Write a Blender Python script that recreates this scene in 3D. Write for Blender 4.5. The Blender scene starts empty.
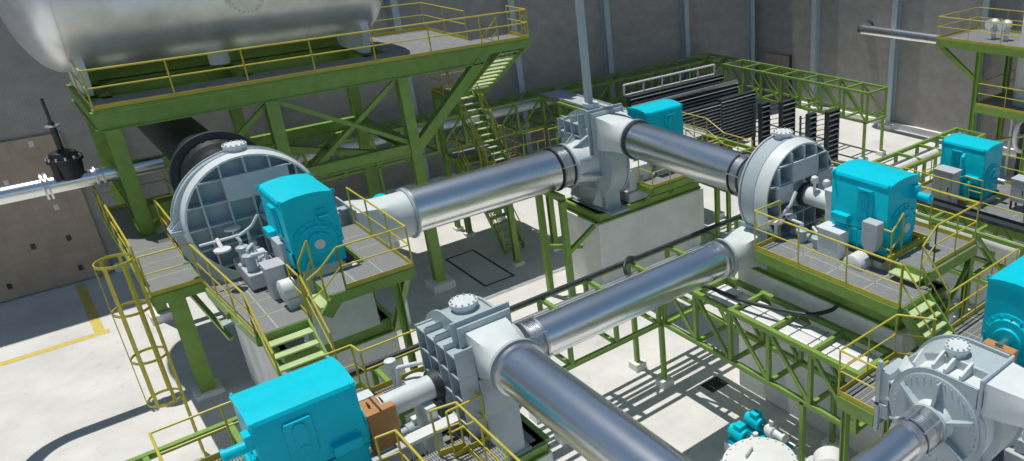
import bpy, bmesh, math, random
from math import sin, cos, pi, radians, sqrt, atan2
from mathutils import Vector, Matrix
random.seed(7)
SC = bpy.context.scene
COL = SC.collection
V = Vector

# ------------------------------------------------------------------ materials
def nd(nt, t, **kw):
    n = nt.nodes.new(t)
    for k, v in kw.items():
        setattr(n, k, v)
    return n

def mat(name, col, rough=.5, metal=0.0, var=.12, scale=3.0, bump=0.0, bscale=40., spec=None, coat=0.0):
    m = bpy.data.materials.new(name); m.use_nodes = True
    nt = m.node_tree; b = nt.nodes['Principled BSDF']
    b.inputs['Roughness'].default_value = rough; b.inputs['Metallic'].default_value = metal
    if coat: b.inputs['Coat Weight'].default_value = coat; b.inputs['Coat Roughness'].default_value = .15
    tc = nd(nt, 'ShaderNodeTexCoord')
    n = nd(nt, 'ShaderNodeTexNoise'); n.inputs['Scale'].default_value = scale; n.inputs['Detail'].default_value = 6
    nt.links.new(tc.outputs['Object'], n.inputs['Vector'])
    r = nd(nt, 'ShaderNodeValToRGB')
    r.color_ramp.elements[0].position = .3; r.color_ramp.elements[1].position = .7
    lo = tuple(max(0, c * (1 - var)) for c in col) + (1,); hi = tuple(min(1, c * (1 + var)) for c in col) + (1,)
    r.color_ramp.elements[0].color = lo; r.color_ramp.elements[1].color = hi
    nt.links.new(n.outputs['Fac'], r.inputs['Fac']); nt.links.new(r.outputs['Color'], b.inputs['Base Color'])
    if bump:
        n2 = nd(nt, 'ShaderNodeTexNoise'); n2.inputs['Scale'].default_value = bscale
        nt.links.new(tc.outputs['Object'], n2.inputs['Vector'])
        bp = nd(nt, 'ShaderNodeBump'); bp.inputs['Strength'].default_value = bump; bp.inputs['Distance'].default_value = .02
        nt.links.new(n2.outputs['Fac'], bp.inputs['Height']); nt.links.new(bp.outputs['Normal'], b.inputs['Normal'])
    return m

M = {}
M['green'] = mat('green_paint', (.21, .355, .068), .42, var=.12)
M['yellow'] = mat('yellow_paint', (.56, .48, .055), .42, var=.1)
def lowspec(m, v=.22):
    m.node_tree.nodes['Principled BSDF'].inputs['Specular IOR Level'].default_value = v; return m
M['cyan'] = mat('cyan_paint', (.0, .58, .72), .38, var=.05)
M['cyan_dark'] = mat('cyan_paint_door', (.0, .54, .69), .38, var=.05)
M['paint'] = mat('grey_paint', (.43, .51, .54), .36, var=.05)
M['palepaint'] = mat('pale_grey_paint', (.68, .73, .73), .45, var=.05)
lowspec(M['cyan']); lowspec(M['cyan_dark'])
M['white'] = mat('white_paint', (.74, .75, .75), .45, var=.05)
M['steel'] = mat('stainless_jacket', (.84, .85, .86), .25, 1.0, var=.05, scale=1.2)
M['steel_rough'] = mat('satin_steel', (.66, .67, .69), .36, 1.0, var=.08)
M['tanksteel'] = mat('tank_cladding', (.88, .89, .90), .40, .8, var=.10, scale=1.5)
M['dark'] = mat('dark_steel', (.05, .06, .065), .5, .3, var=.2)
M['black'] = mat('black_rubber', (.018, .02, .022), .5, var=.2)
M['orange'] = mat('orange_paint', (.50, .24, .085), .5, var=.08)
M['column'] = mat('column_paint', (.42, .50, .54), .45, var=.05)
M['alu'] = mat('aluminium_sheet', (.86, .87, .88), .42, .2, var=.06)
M['cabinet'] = mat('cabinet_grey', (.50, .53, .56), .5, var=.05)
M['brownpanel'] = None

def concrete(name, base, crack=True):
    m = mat(name, base, .85, var=.0)
    nt = m.node_tree; b = nt.nodes['Principled BSDF']
    tc = nd(nt, 'ShaderNodeTexCoord')
    a = nd(nt, 'ShaderNodeTexNoise'); a.inputs['Scale'].default_value = .55; a.inputs['Detail'].default_value = 9; a.inputs['Roughness'].default_value = .62
    c = nd(nt, 'ShaderNodeTexNoise'); c.inputs['Scale'].default_value = 2.6; c.inputs['Detail'].default_value = 10; c.inputs['Roughness'].default_value = .7
    c.inputs['Distortion'].default_value = 1.2
    for n in (a, c): nt.links.new(tc.outputs['Object'], n.inputs['Vector'])
    r1 = nd(nt, 'ShaderNodeValToRGB'); r1.color_ramp.elements[0].position = .35; r1.color_ramp.elements[1].position = .68
    k = .86
    r1.color_ramp.elements[0].color = (base[0] * k, base[1] * k, base[2] * k, 1); r1.color_ramp.elements[1].color = (*[min(1, x * 1.06) for x in base], 1)
    nt.links.new(a.outputs['Fac'], r1.inputs['Fac'])
    r2 = nd(nt, 'ShaderNodeValToRGB'); r2.color_ramp.elements[0].position = .30; r2.color_ramp.elements[1].position = .42
    r2.color_ramp.elements[0].color = (.72, .72, .72, 1); r2.color_ramp.elements[1].color = (1, 1, 1, 1)
    nt.links.new(c.outputs['Fac'], r2.inputs['Fac'])
    mx = nd(nt, 'ShaderNodeMix', data_type='RGBA', blend_type='MULTIPLY'); mx.inputs['Factor'].default_value = .8 if crack else .35
    nt.links.new(r1.outputs['Color'], mx.inputs[6]); nt.links.new(r2.outputs['Color'], mx.inputs[7])
    nt.links.new(mx.outputs[2], b.inputs['Base Color'])
    bp = nd(nt, 'ShaderNodeBump'); bp.inputs['Strength'].default_value = .25; bp.inputs['Distance'].default_value = .02
    nt.links.new(c.outputs['Fac'], bp.inputs['Height']); nt.links.new(bp.outputs['Normal'], b.inputs['Normal'])
    return m
M['floor'] = concrete('concrete_floor', (.68, .675, .66))
M['concrete'] = concrete('concrete_block', (.88, .875, .85), crack=False)

def grating(name, c0, c1, freq=26.):
    m = bpy.data.materials.new(name); m.use_nodes = True
    nt = m.node_tree; b = nt.nodes['Principled BSDF']; b.inputs['Roughness'].default_value = .5; b.inputs['Metallic'].default_value = .25
    tc = nd(nt, 'ShaderNodeTexCoord')
    w = nd(nt, 'ShaderNodeTexWave', wave_type='BANDS', bands_direction='X'); w.inputs['Scale'].default_value = freq / 6.28
    w2 = nd(nt, 'ShaderNodeTexWave', wave_type='BANDS', bands_direction='Y'); w2.inputs['Scale'].default_value = freq / 6.28 / 3
    for x in (w, w2): nt.links.new(tc.outputs['Object'], x.inputs['Vector'])
    mx = nd(nt, 'ShaderNodeMath', operation='MAXIMUM')
    p = nd(nt, 'ShaderNodeMath', operation='POWER'); p.inputs[1].default_value = 8
    nt.links.new(w2.outputs['Fac'], p.inputs[0])
    nt.links.new(w.outputs['Fac'], mx.inputs[0]); nt.links.new(p.outputs[0], mx.inputs[1])
    r = nd(nt, 'ShaderNodeValToRGB'); r.color_ramp.elements[0].position = .25; r.color_ramp.elements[1].position = .75
    r.color_ramp.elements[0].color = (*c0, 1); r.color_ramp.elements[1].color = (*c1, 1)
    nt.links.new(mx.outputs[0], r.inputs['Fac']); nt.links.new(r.outputs['Color'], b.inputs['Base Color'])
    return m
M['grate'] = grating('steel_grating', (.10, .105, .108), (.38, .39, .39), 75.)
M['grate_wide'] = grating('wide_bar_grating', (.06, .063, .065), (.34, .35, .35), 40.)
M['joint'] = mat('grating_joint', (.42, .47, .38), .5, .2, var=.1)
M['plate'] = mat('deck_plate', (.25, .26, .265), .55, .2, var=.12, scale=9)

def cladding(name, base, seam_w, seam_h, ribs=0.):
    m = bpy.data.materials.new(name); m.use_nodes = True
    nt = m.node_tree; b = nt.nodes['Principled BSDF']; b.inputs['Roughness'].default_value = .6
    tc = nd(nt, 'ShaderNodeTexCoord'); sp = nd(nt, 'ShaderNodeSeparateXYZ'); nt.links.new(tc.outputs['Object'], sp.inputs[0])
    ad = nd(nt, 'ShaderNodeMath', operation='ADD'); nt.links.new(sp.outputs['X'], ad.inputs[0]); nt.links.new(sp.outputs['Y'], ad.inputs[1])
    cb = nd(nt, 'ShaderNodeCombineXYZ'); nt.links.new(ad.outputs[0], cb.inputs['X']); nt.links.new(sp.outputs['Z'], cb.inputs['Y'])
    br = nd(nt, 'ShaderNodeTexBrick'); br.offset = 0.0
    br.inputs['Scale'].default_value = 1.0; br.inputs['Brick Width'].default_value = seam_w; br.inputs['Row Height'].default_value = seam_h
    br.inputs['Mortar Size'].default_value = .014; br.inputs['Mortar Smooth'].default_value = .3
    br.inputs['Color1'].default_value = (*base, 1); br.inputs['Color2'].default_value = (*[x * .94 for x in base], 1)
    br.inputs['Mortar'].default_value = (*[x * .86 for x in base], 1)
    nt.links.new(cb.outputs[0], br.inputs['Vector'])
    n = nd(nt, 'ShaderNodeTexNoise'); n.inputs['Scale'].default_value = 1.6; n.inputs['Detail'].default_value = 8
    nt.links.new(cb.outputs[0], n.inputs['Vector'])
    r = nd(nt, 'ShaderNodeValToRGB'); r.color_ramp.elements[0].color = (.84, .84, .84, 1); r.color_ramp.elements[1].color = (1.1, 1.1, 1.1, 1)
    r.color_ramp.elements[0].position = .3; r.color_ramp.elements[1].position = .7
    nt.links.new(n.outputs['Fac'], r.inputs['Fac'])
    mx = nd(nt, 'ShaderNodeMix', data_type='RGBA', blend_type='MULTIPLY'); mx.inputs['Factor'].default_value = .8
    nt.links.new(br.outputs['Color'], mx.inputs[6]); nt.links.new(r.outputs['Color'], mx.inputs[7])
    nt.links.new(mx.outputs[2], b.inputs['Base Color'])
    if ribs:
        w = nd(nt, 'ShaderNodeTexWave', wave_type='BANDS', bands_direction='X'); w.inputs['Scale'].default_value = ribs
        nt.links.new(cb.outputs[0], w.inputs['Vector'])
        bp = nd(nt, 'ShaderNodeBump'); bp.inputs['Strength'].default_value = .15; bp.inputs['Distance'].default_value = .02
        nt.links.new(w.outputs['Fac'], bp.inputs['Height']); nt.links.new(bp.outputs['Normal'], b.inputs['Normal'])
    return m
M['wall'] = cladding('wall_cladding', (.36, .34, .325), 6.0, 1.15, 3.0)
M['brownpanel'] = cladding('brown_cladding', (.46, .36, .28), 1.105, 1.30)

# ------------------------------------------------------------------ mesh builder
XF = {}          # root -> world matrix (parts have identity local transforms)
class MB:
    def __init__(s): s.v = []; s.f = []
    def add(s, vs, fs):
        o = len(s.v); s.v += [V(x) for x in vs]; s.f += [tuple(i + o for i in f) for f in fs]; return s
    def box(s, x0, x1, y0, y1, z0, z1):
        vs = [(x, y, z) for x in (x0, x1) for y in (y0, y1) for z in (z0, z1)]
        return s.add(vs, [(0, 1, 3, 2), (4, 6, 7, 5), (0, 4, 5, 1), (2, 3, 7, 6), (0, 2, 6, 4), (1, 5, 7, 3)])
    def cbox(s, c, d, R=None):
        h = [x / 2 for x in d]; c = V(c)
        vs = [V((x, y, z)) for x in (-h[0], h[0]) for y in (-h[1], h[1]) for z in (-h[2], h[2])]
        if R: vs = [R @ q for q in vs]
        return s.add([c + q for q in vs], [(0, 1, 3, 2), (4, 6, 7, 5), (0, 4, 5, 1), (2, 3, 7, 6), (0, 2, 6, 4), (1, 5, 7, 3)])
    def frame(s, a, b, up=(0, 0, 1)):
        a, b = V(a), V(b); d = (b - a).normalized(); u = V(up)
        if abs(d.dot(u)) > .98: u = V((1, 0, 0)) if abs(d.x) < .9 else V((0, 1, 0))
        x = d.cross(u).normalized(); y = x.cross(d).normalized(); return a, b, d, x, y
    def bar(s, a, b, w, h=None, up=(0, 0, 1)):
        h = h or w; a, b, d, x, y = s.frame(a, b, up)
        vs = [p + x * i * w / 2 + y * j * h / 2 for p in (a, b) for i, j in ((-1, -1), (1, -1), (1, 1), (-1, 1))]
        return s.add(vs, [(3, 2, 1, 0), (4, 5, 6, 7), (0, 1, 5, 4), (1, 2, 6, 5), (2, 3, 7, 6), (3, 0, 4, 7)])
    def ibeam(s, a, b, w, h, tf=.03, tw=.02, up=(0, 0, 1)):
        a, b, d, x, y = s.frame(a, b, up)
        o = y * (h / 2 - tf / 2)
        s.bar(a + o, b + o, w, tf, up); s.bar(a - o, b - o, w, tf, up); s.bar(a, b, tw, h - 2 * tf, up); return s
    def tube(s, a, b, r, n=10, r2=None, cap=True):
        r2 = r if r2 is None else r2; a, b, d, x, y = s.frame(a, b)
        vs = []
        for p, q in ((a, r), (b, r2)):
            vs += [p + x * cos(2 * pi * i / n) * q + y * sin(2 * pi * i / n) * q for i in range(n)]
        fs = [(i, (i + 1) % n, n + (i + 1) % n, n + i) for i in range(n)]
        if cap: fs += [tuple(range(n - 1, -1, -1)), tuple(range(n, 2 * n))]
        return s.add(vs, fs)
    def path(s, pts, r, n=8):
        for a, b in zip(pts[:-1], pts[1:]):
            if (V(a) - V(b)).length > 1e-4: s.tube(a, b, r, n)
        return s
    def sweep(s, pts, r, n=14):
        pts = [V(p) for p in pts]; ring = []; up = None
        for i, p in enumerate(pts):
            d = (pts[min(i + 1, len(pts) - 1)] - pts[max(i - 1, 0)]).normalized()
            if up is None: up = V((0, 0, 1)) if abs(d.z) < .9 else V((1, 0, 0))
            x = d.cross(up).normalized(); y = x.cross(d).normalized(); up = y
            ring.append([p + x * cos(2 * pi * k / n) * r + y * sin(2 * pi * k / n) * r for k in range(n)])
        vs = [q for rr in ring for q in rr]; fs = []
        for i in range(len(pts) - 1):
            for k in range(n): fs.append((i * n + k, i * n + (k + 1) % n, (i + 1) * n + (k + 1) % n, (i + 1) * n + k))
        fs += [tuple(range(n - 1, -1, -1)), tuple((len(pts) - 1) * n + k for k in range(n))]
        return s.add(vs, fs)
    def lathe(s, o, d, prof, n=32, cap=True):
        # prof: [(t, r)] along direction d from o
        o = V(o); d = V(d).normalized(); _, _, _, x, y = s.frame(o, o + d)
        vs = []
        for t, r in prof:
            vs += [o + d * t + x * cos(2 * pi * i / n) * r + y * sin(2 * pi * i / n) * r for i in range(n)]
        m = len(prof); fs = []
        for j in range(m - 1):
            fs += [(j * n + i, j * n + (i + 1) % n, (j + 1) * n + (i + 1) % n, (j + 1) * n + i) for i in range(n)]
        if cap: fs += [tuple(range(n - 1, -1, -1)), tuple((m - 1) * n + i for i in range(n))]
        return s.add(vs, fs)
    def ring(s, o, d, r0, r1, t, n=36):
        # flat annular plate from o along d, thickness t
        return s.lathe_closed(o, d, [(0, r0), (0, r1), (t, r1), (t, r0)], n)
    def lathe_closed(s, o, d, prof, n=32):
        o = V(o); d = V(d).normalized(); _, _, _, x, y = s.frame(o, o + d); vs = []
        for t, r in prof:
            vs += [o + d * t + x * cos(2 * pi * i / n) * r + y * sin(2 * pi * i / n) * r for i in range(n)]
        m = len(prof); fs = []
        for j in range(m):
            k = (j + 1) % m
            fs += [(j * n + i, j * n + (i + 1) % n, k * n + (i + 1) % n, k * n + i) for i in range(n)]
        return s.add(vs, fs)
    def prism(s, poly, d):
        # poly: list of 3d points, extruded by vector d
        n = len(poly); d = V(d); vs = [V(p) for p in poly] + [V(p) + d for p in poly]
        return s.add(vs, [tuple(range(n - 1, -1, -1)), tuple(range(n, 2 * n))] + [(i, (i + 1) % n, n + (i + 1) % n, n + i) for i in range(n)])
    def bolts(s, o, d, R, n, r=.03, h=.04):
        o = V(o); d = V(d).normalized(); _, _, _, x, y = s.frame(o, o + d)
        for i in range(n):
            p = o + x * cos(2 * pi * i / n) * R + y * sin(2 * pi * i / n) * R
            s.tube(p, p + d * h, r, 6)
        return s
    def build(s, name, m, parent=None, bevel=0.0, local=False, label=None, loc=None, smooth=True):
        me = bpy.data.meshes.new(name)
        root = parent
        while root is not None and root.parent is not None: root = root.parent
        W = XF.get(root) if root is not None else None
        vs = s.v
        if W is not None and not local:
            I = W.inverted(); vs = [I @ q for q in vs]
        if loc is not None: vs = [q - V(loc) for q in vs]
        bm = bmesh.new()
        bv = [bm.verts.new(q) for q in vs]
        for f in s.f:
            try: bm.faces.new([bv[i] for i in f])
            except ValueError: pass
        bmesh.ops.recalc_face_normals(bm, faces=bm.faces)
        bm.to_mesh(me); bm.free()
        if smooth:
            me.shade_smooth(); me.set_sharp_from_angle(angle=radians(32))
        me.materials.append(m)
        o = bpy.data.objects.new(name, me); COL.objects.link(o)
        if parent is not None: o.parent = parent
        if loc is not None: o.location = loc
        if label: o['label'] = label
        if bevel:
            md = o.modifiers.new('bevel', 'BEVEL'); md.width = bevel; md.segments = 2; md.limit_method = 'ANGLE'; md.angle_limit = radians(40)
        return o

def thing(name, label, cat, loc=(0, 0, 0), rz=0., group=None):
    o = bpy.data.objects.new(name, None); COL.objects.link(o); o.empty_display_size = .3
    o.location = loc; o.rotation_euler = (0, 0, rz); o['label'] = label; o['category'] = cat
    if group: o['group'] = group
    XF[o] = Matrix.Translation(loc) @ Matrix.Rotation(rz, 4, 'Z')
    return o
def tag(o, label, cat, group=None, kind=None):
    o['label'] = label; o['category'] = cat
    if group: o['group'] = group
    if kind: o['kind'] = kind
    return o
def struct(o, label=None, cat=None):
    o['kind'] = 'structure'
    if label: o['label'] = label
    if cat: o['category'] = cat
    return o

# ------------------------------------------------------------------ shared generators
RT = .024
def guardrail(parent, pts, h=1.07, toe=True, step=1.35, skip_first=False, name='guardrail', r=RT):
    pts = [V(p) for p in pts]; up = V((0, 0, 1))
    g = MB().path([p + up * h for p in pts], r, 8).build(name, M['yellow'], parent)
    MB().path([p + up * h * .55 for p in pts], r * .8, 8).build('mid_rail', M['yellow'], g)
    seen = []
    for a, b in zip(pts[:-1], pts[1:]):
        L = (b - a).length; n = max(1, round(L / step))
        for i in range(n + 1):
            p = a.lerp(b, i / n)
            if any((p - q).length < .2 for q in seen): continue
            seen.append(p)
            MB().tube(p, p + up * h, r * .9, 6).build('post', M['yellow'], g)
    if toe:
        t = MB()
        for a, b in zip(pts[:-1], pts[1:]): t.bar(a + up * .06, b + up * .06, .016, .12)
        t.build('toe_board', M['yellow'], g)
    return g

def deck(parent, polys, z, beam=.26, m='grate', toe_in=()):
    for poly in polys:
        MB().prism([(x, y, z - .045) for x, y in poly], (0, 0, .045)).build('grating_panel', M[m], parent)
        x0_, x1_ = min(q[0] for q in poly), max(q[0] for q in poly); y0_, y1_ = min(q[1] for q in poly), max(q[1] for q in poly)
        if m != 'plate' or (x1_ - x0_) * (y1_ - y0_) < 12:
            for k in range(1, max(1, round((y1_ - y0_) / 1.0))): 
                yy = y0_ + k * (y1_ - y0_) / max(1, round((y1_ - y0_) / 1.0)); MB().box(x0_ + .03, x1_ - .03, yy - .018, yy + .018, z - .01, z + .004).build('panel_joint', M['joint'], parent)
            for k in range(1, max(1, round((x1_ - x0_) / .75))):
                xx = x0_ + k * (x1_ - x0_) / max(1, round((x1_ - x0_) / .75)); MB().box(xx - .018, xx + .018, y0_ + .03, y1_ - .03, z - .01, z + .004).build('panel_joint', M['joint'], parent)
        b = MB(); n = len(poly)
        for i in range(n):
            (x0, y0), (x1, y1) = poly[i], poly[(i + 1) % n]
            b.bar((x0, y0, z - beam / 2 - .012), (x1, y1, z - beam / 2 - .012), .07, beam)
        # joists under the panel
        xs = [p[0] for p in poly]; ys = [p[1] for p in poly]
        if max(ys) - min(ys) > 1.8:
            k = int((max(ys) - min(ys)) / 1.2)
            for i in range(1, k): 
                y = min(ys) + i * (max(ys) - min(ys)) / k
                b.bar((min(xs), y, z - .13), (max(xs), y, z - .13), .06, .14)
        b.build('edge_beam', M['green'], parent)

def rect(x0, x1, y0, y1): return [(x0, y0), (x1, y0), (x1, y1), (x0, y1)]

def legs(parent, pts, z0, z1, w=.2, foot=True):
    for x, y in pts:
        l = MB().ibeam((x, y, z0 + (.12 if foot else 0)), (x, y, z1), w, w, .03, .025, up=(0, 1, 0)).build('leg', M['green'], parent)
        if foot:
            MB().box(x - w * .9, x + w * .9, y - w * .9, y + w * .9, z0, z0 + .14).build('foot_plate', M['concrete'], l)

def stair(parent, top, bot, width, n, rails=(True, True), axis='y', tread_d=.26, railh=1.0, rail_ext=0.0):
    """flight along axis from top point (centre) to bottom point"""
    t, b = V(top), V(bot); side = V((1, 0, 0)) if axis == 'y' else V((0, 1, 0))
    for s_ in (-1, 1):
        o = side * s_ * width / 2
        MB().bar(t + o - V((0, 0, .1)), b + o + V((0, 0, .02)), .05, .26).build('stringer', M['green'], parent)
        if rails[(s_ + 1) // 2]:
            o2 = side * s_ * (width / 2 + .03)
            guardrail(parent, [t + o2, b + o2], railh, toe=False, step=1.1, name='handrail')
    for i in range(1, n + 1):
        p = t.lerp(b, i / (n + 1)); d = (b - t); d.z = 0; d.normalize()
        a = p - side * (width / 2 - .03); c = p + side * (width / 2 - .03)
        MB().bar(a, c, tread_d, .04).build('tread', M['tread'], parent)
M['tread'] = mat('tread_green', (.48, .60, .30), .5, var=.1)

def rack(name, label, axis, a0, a1, b0, b1, z0, z1, bay=1.5, w=.13, posts=(), pz=0.0, diag=True, bottoms=True, loc=None):
    """box truss: runs along axis from a0 to a1, side faces at b0 and b1"""
    P = (lambda a, b, z: V((a, b, z))) if axis == 'x' else (lambda a, b, z: V((b, a, z)))
    t = thing(name, label, 'pipe rack', P(a0, b0, 0) if loc is None else loc, group='green truss pipe racks')
    n = max(1, round((a1 - a0) / bay)); st = [a0 + (a1 - a0) * i / n for i in range(n + 1)]
    for b in (b0, b1):
        for z in (z0, z1): MB().bar(P(a0 - w / 2, b, z), P(a1 + w / 2, b, z), w).build('chord', M['green'], t)
        vv = MB()
        for i, a in enumerate(st):
            MB().bar(P(a, b, z0), P(a, b, z1), w * .85).build('upright', M['green'], t)
            if diag and i < n:
                p, q = (P(a, b, z0), P(st[i + 1], b, z1))
                MB().bar(p, q, w * .65).build('diagonal', M['green'], t)
    for a in st:
        MB().bar(P(a, b0, z1), P(a, b1, z1), w * .8).build('cross_member', M['green'], t)
        MB().bar(P(a, b0, z0), P(a, b1, z0), w * .8).build('cross_member', M['green'], t)
    for a in posts:
        for b in (b0, b1):
            l = MB().bar(P(a, b, pz + .1), P(a, b, z0), w).build('leg', M['green'], t)
            c = P(a, b, pz); MB().box(c.x - .2, c.x + .2, c.y - .2, c.y + .2, pz, pz + .24).build('foot_block', M['concrete'], l)
    return t

# ------------------------------------------------------------------ setting
struct(MB().box(-30, 39.6, -8, 38.4, -.3, 0).build('floor', M['floor']), 'pale grey concrete hall floor', 'floor')
struct(MB().box(-30, 39.6, 38.0, 38.4, 0, 20).build('wall_back', M['wall']), 'dark grey clad back wall', 'wall')
struct(MB().box(39.2, 39.6, -8, 38.0, 0, 20).build('wall_right', M['wall']), 'dark grey clad right wall', 'wall')
# brown panelled bay in the lower left of the back wall, with its fixing clips
MB_d = MB().box(-14, 1.32, 37.86, 38.0, .05, 5.95)
d1 = struct(MB_d.build('door_1', M['brownpanel']), 'brown panelled door bay low on the back wall', 'door')
for i, x in enumerate((-2.9, -1.8, -.7, .4)):
    for j, z in enumerate((.58, 1.88, 3.18, 4.47, 5.72)):
        if i % 2 == 0 and j % 2 == 0 and z < 5: continue
        c = MB().box(x - .075, x + .075, 37.83, 37.87, z - .11, z + .11).build('clip', M['white'] if z > 2.5 else M['dark'], d1)
        c['label'] = 'small square panel clip'
d2 = struct(MB().box(39.06, 39.2, 34.7, 36.9, 0, 3.2).build('door_2', M['brownpanel']), 'brown door low on the right wall by the corner', 'door')
MB().box(39.03, 39.2, 34.6, 34.7, 0, 3.3).build('door_frame', M['dark'], d2)
struct(MB().box(38.95, 39.2, -8, 33.8, 0, .35).build('baseboard_right', M['concrete']), 'concrete kerb along the right wall', 'kerb')
struct(MB().box(1.4, 39.0, 37.8, 38.0, 0, .35).build('baseboard_back', M['concrete']), 'concrete kerb along the back wall', 'kerb')
# yellow painted floor lines
M['lineyellow'] = mat('floor_line_yellow', (.62, .50, .13), .8, var=.1, scale=6)
lm = MB().box(-12, .45, 32.18, 32.5, .0, .006); lm.box(.02, .33, 32.5, 37.6, .0, .006)
struct(lm.build('trim_1', M['lineyellow']), 'yellow bay line painted on the floor', 'floor line')
lm = MB().box(33.2, 38.0, 29.4, 29.55, 0, .006); lm.box(27, 36.5, 19.4, 19.55, 0, .006)
struct(lm.build('trim_2', M['lineyellow']), 'thin yellow floor line by the right wall', 'floor line')
# wall columns
def wall_column(x, y, face, label):
    t = thing('wall_column', label, 'column', (x, y, 0), group='pale blue-grey wall columns')
    w, d = .34, .42
    if face == 'y':
        c = MB().ibeam((x, y - d / 2, 0), (x, y - d / 2, 20), w, d, .04, .05, up=(0, 1, 0))
        MB().box(x - .3, x + .3, y - .6, y, 0, .3).build('base_block', M['concrete'], t)
    else:
        c = MB().ibeam((x - d / 2, y, 0), (x - d / 2, y, 20), w, d, .04, .05, up=(1, 0, 0))
        MB().box(x - .75, x, y - .45, y + .45, 0, .3).build('base_block', M['concrete'], t)
    c.build('shaft', M['column'], t)
for x, l in ((2.75, 'wall column on the back wall beside the brown door bay'), (8.7, 'wall column on the back wall behind the tank'),
             (14.7, 'wall column on the back wall right of the tank end'),
             (20.72, 'wall column on the back wall behind the platform stairs'), (26.69, 'wall column on the back wall second left of the corner'),
             (32.68, 'wall column on the back wall next left of the corner'), (38.55, 'wall column in the corner on the back wall')):
    wall_column(x, 38.0, 'y', l)
for y, l in ((32.5, 'wall column on the right wall nearest the corner'), (26.5, 'wall column on the right wall beside the wall pipe elbow'),
             (20.9, 'wall column on the right wall behind the high platform'), (14.9, 'wall column on the right wall at the picture edge')):
    wall_column(39.2, y, 'x', l)

# ------------------------------------------------------------------ tank on the high platform
def ellipse_dome(x0, sgn, R, dep, n=10):
    return [(sgn * dep * sin(i / n * pi / 2), max(.02, R * cos(i / n * pi / 2))) for i in range(n + 1)]
TR, TY, TZ = 2.3, 30.0, 11.63
tank = thing('storage_tank', 'large horizontal silver storage tank on the green platform', 'tank', (6, TY, 8.75))
prof = [(1.75 - d[0], d[1]) for d in ellipse_dome(0, 1, TR, 1.05)][::-1] + [(10.15 + d[0], d[1]) for d in ellipse_dome(0, 1, TR, 1.05)]
MB().lathe((0, TY, TZ), (1, 0, 0), prof, 72).build('shell', M['tanksteel'], tank)
for x in (1.75, 5.0, 8.2, 10.15):
    MB().lathe_closed((x - .012, TY, TZ), (1, 0, 0), [(0, TR - .02), (0, TR + .008), (.024, TR + .008), (.024, TR - .02)], 72).build('seam_band', M['tanksteel'], tank)
for x in (1.95, 10.0):
    sp = [(x - .13, TY - 1.2, 8.75), (x - .13, TY - 1.5, 9.6)] + [(x - .13, TY + TR * sin(a), TZ - TR * cos(a)) for a in [radians(-38 + 7.6 * k) for k in range(11)]] + [(x - .13, TY + 1.5, 9.6), (x - .13, TY + 1.2, 8.75)]
    MB().prism(sp, (.26, 0, 0)).build('saddle', M['palepaint'], tank)
a = radians(-12); nrm = V((0, -cos(a), sin(a))); pc = V((6.35, TY, TZ)) + nrm * TR
mh = MB().tube(pc - nrm * .25, pc + nrm * .18, .34, 32).build('manway_neck', M['tanksteel'], tank)
cv = MB().tube(pc + nrm * .18, pc + nrm * .26, .48, 36).build('manway_cover', M['steel_rough'], mh)
_, _, _, bx_, by_ = MB().frame(pc, pc + nrm)
for k in range(20):
    q_ = pc + nrm * .26 + bx_ * .41 * cos(k * pi / 10) + by_ * .41 * sin(k * pi / 10); MB().tube(q_, q_ + nrm * .05, .035, 6).build('bolt', M['steel_rough'], cv)
MB().tube((5.6, 29.6, 9.6), (5.6, 29.6, 9.0), .3, 20).build('drain_nozzle', M['palepaint'], tank)

pf = thing('steel_platform', 'high green steel platform carrying the silver tank', 'platform', (6, 30, 0))
PZ = 8.73
deck(pf, [rect(1.8, 15.3, 26.75, 28.2), rect(10.6, 13.6, 28.2, 32.1)], PZ, .3, 'plate')
for (p, q) in (((1.8, 26.83), (13.45, 26.83)), ((1.8, 32.0), (13.45, 32.0)), ((1.85, 26.83), (1.85, 32.0)), ((13.3, 26.83), (13.3, 32.0))):
    MB().ibeam((*p, 8.38), (*q, 8.38), .3, .52, .04, .2).build('girder', M['green'], pf)
for x in (2.35, 6.1, 10.0):
    MB().ibeam((x, 26.9, 8.38), (x, 32.0, 8.38), .3, .52, .04, .03).build('cross_beam', M['green'], pf)
for y in (28.8, 31.0):
    MB().ibeam((1.85, y, 8.42), (13.3, y, 8.42), .3, .44, .04, .03).build('cross_beam', M['green'], pf)
MB().ibeam((1.85, 31.9, 8.7), (10.6, 31.9, 8.7), .3, 1.2, .04, .1).build('cross_beam', M['green'], pf)
for x in (2.05, 6.1, 10.25):
    for y in (26.83, 32.0):
        low = 4.72 if (x < 3 and y < 28) else .25
        l = MB().ibeam((x, y, low), (x, y, 8.15), .36, .36, .04, .3, up=(0, 1, 0)).build('leg', M['green'], pf)
        if low < 1: MB().box(x - .42, x + .42, y - .42, y + .42, 0, .3).build('foot_block', M['concrete'], l)
for x, y in ((13.34, 30.45), (13.34, 26.35), (15.12, 26.46)):
    pass
for y in (26.83, 32.0):
    MB().ibeam((2.05, y, 5.6), (10.25, y, 5.6), .26, .42, .04, .2).build('tie_beam', M['green'], pf)
for x in (2.05, 6.1, 10.25):
    MB().ibeam((x, 26.83, 5.6), (x, 32.0, 5.6), .26, .42, .04, .03).build('tie_beam', M['green'], pf)
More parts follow.
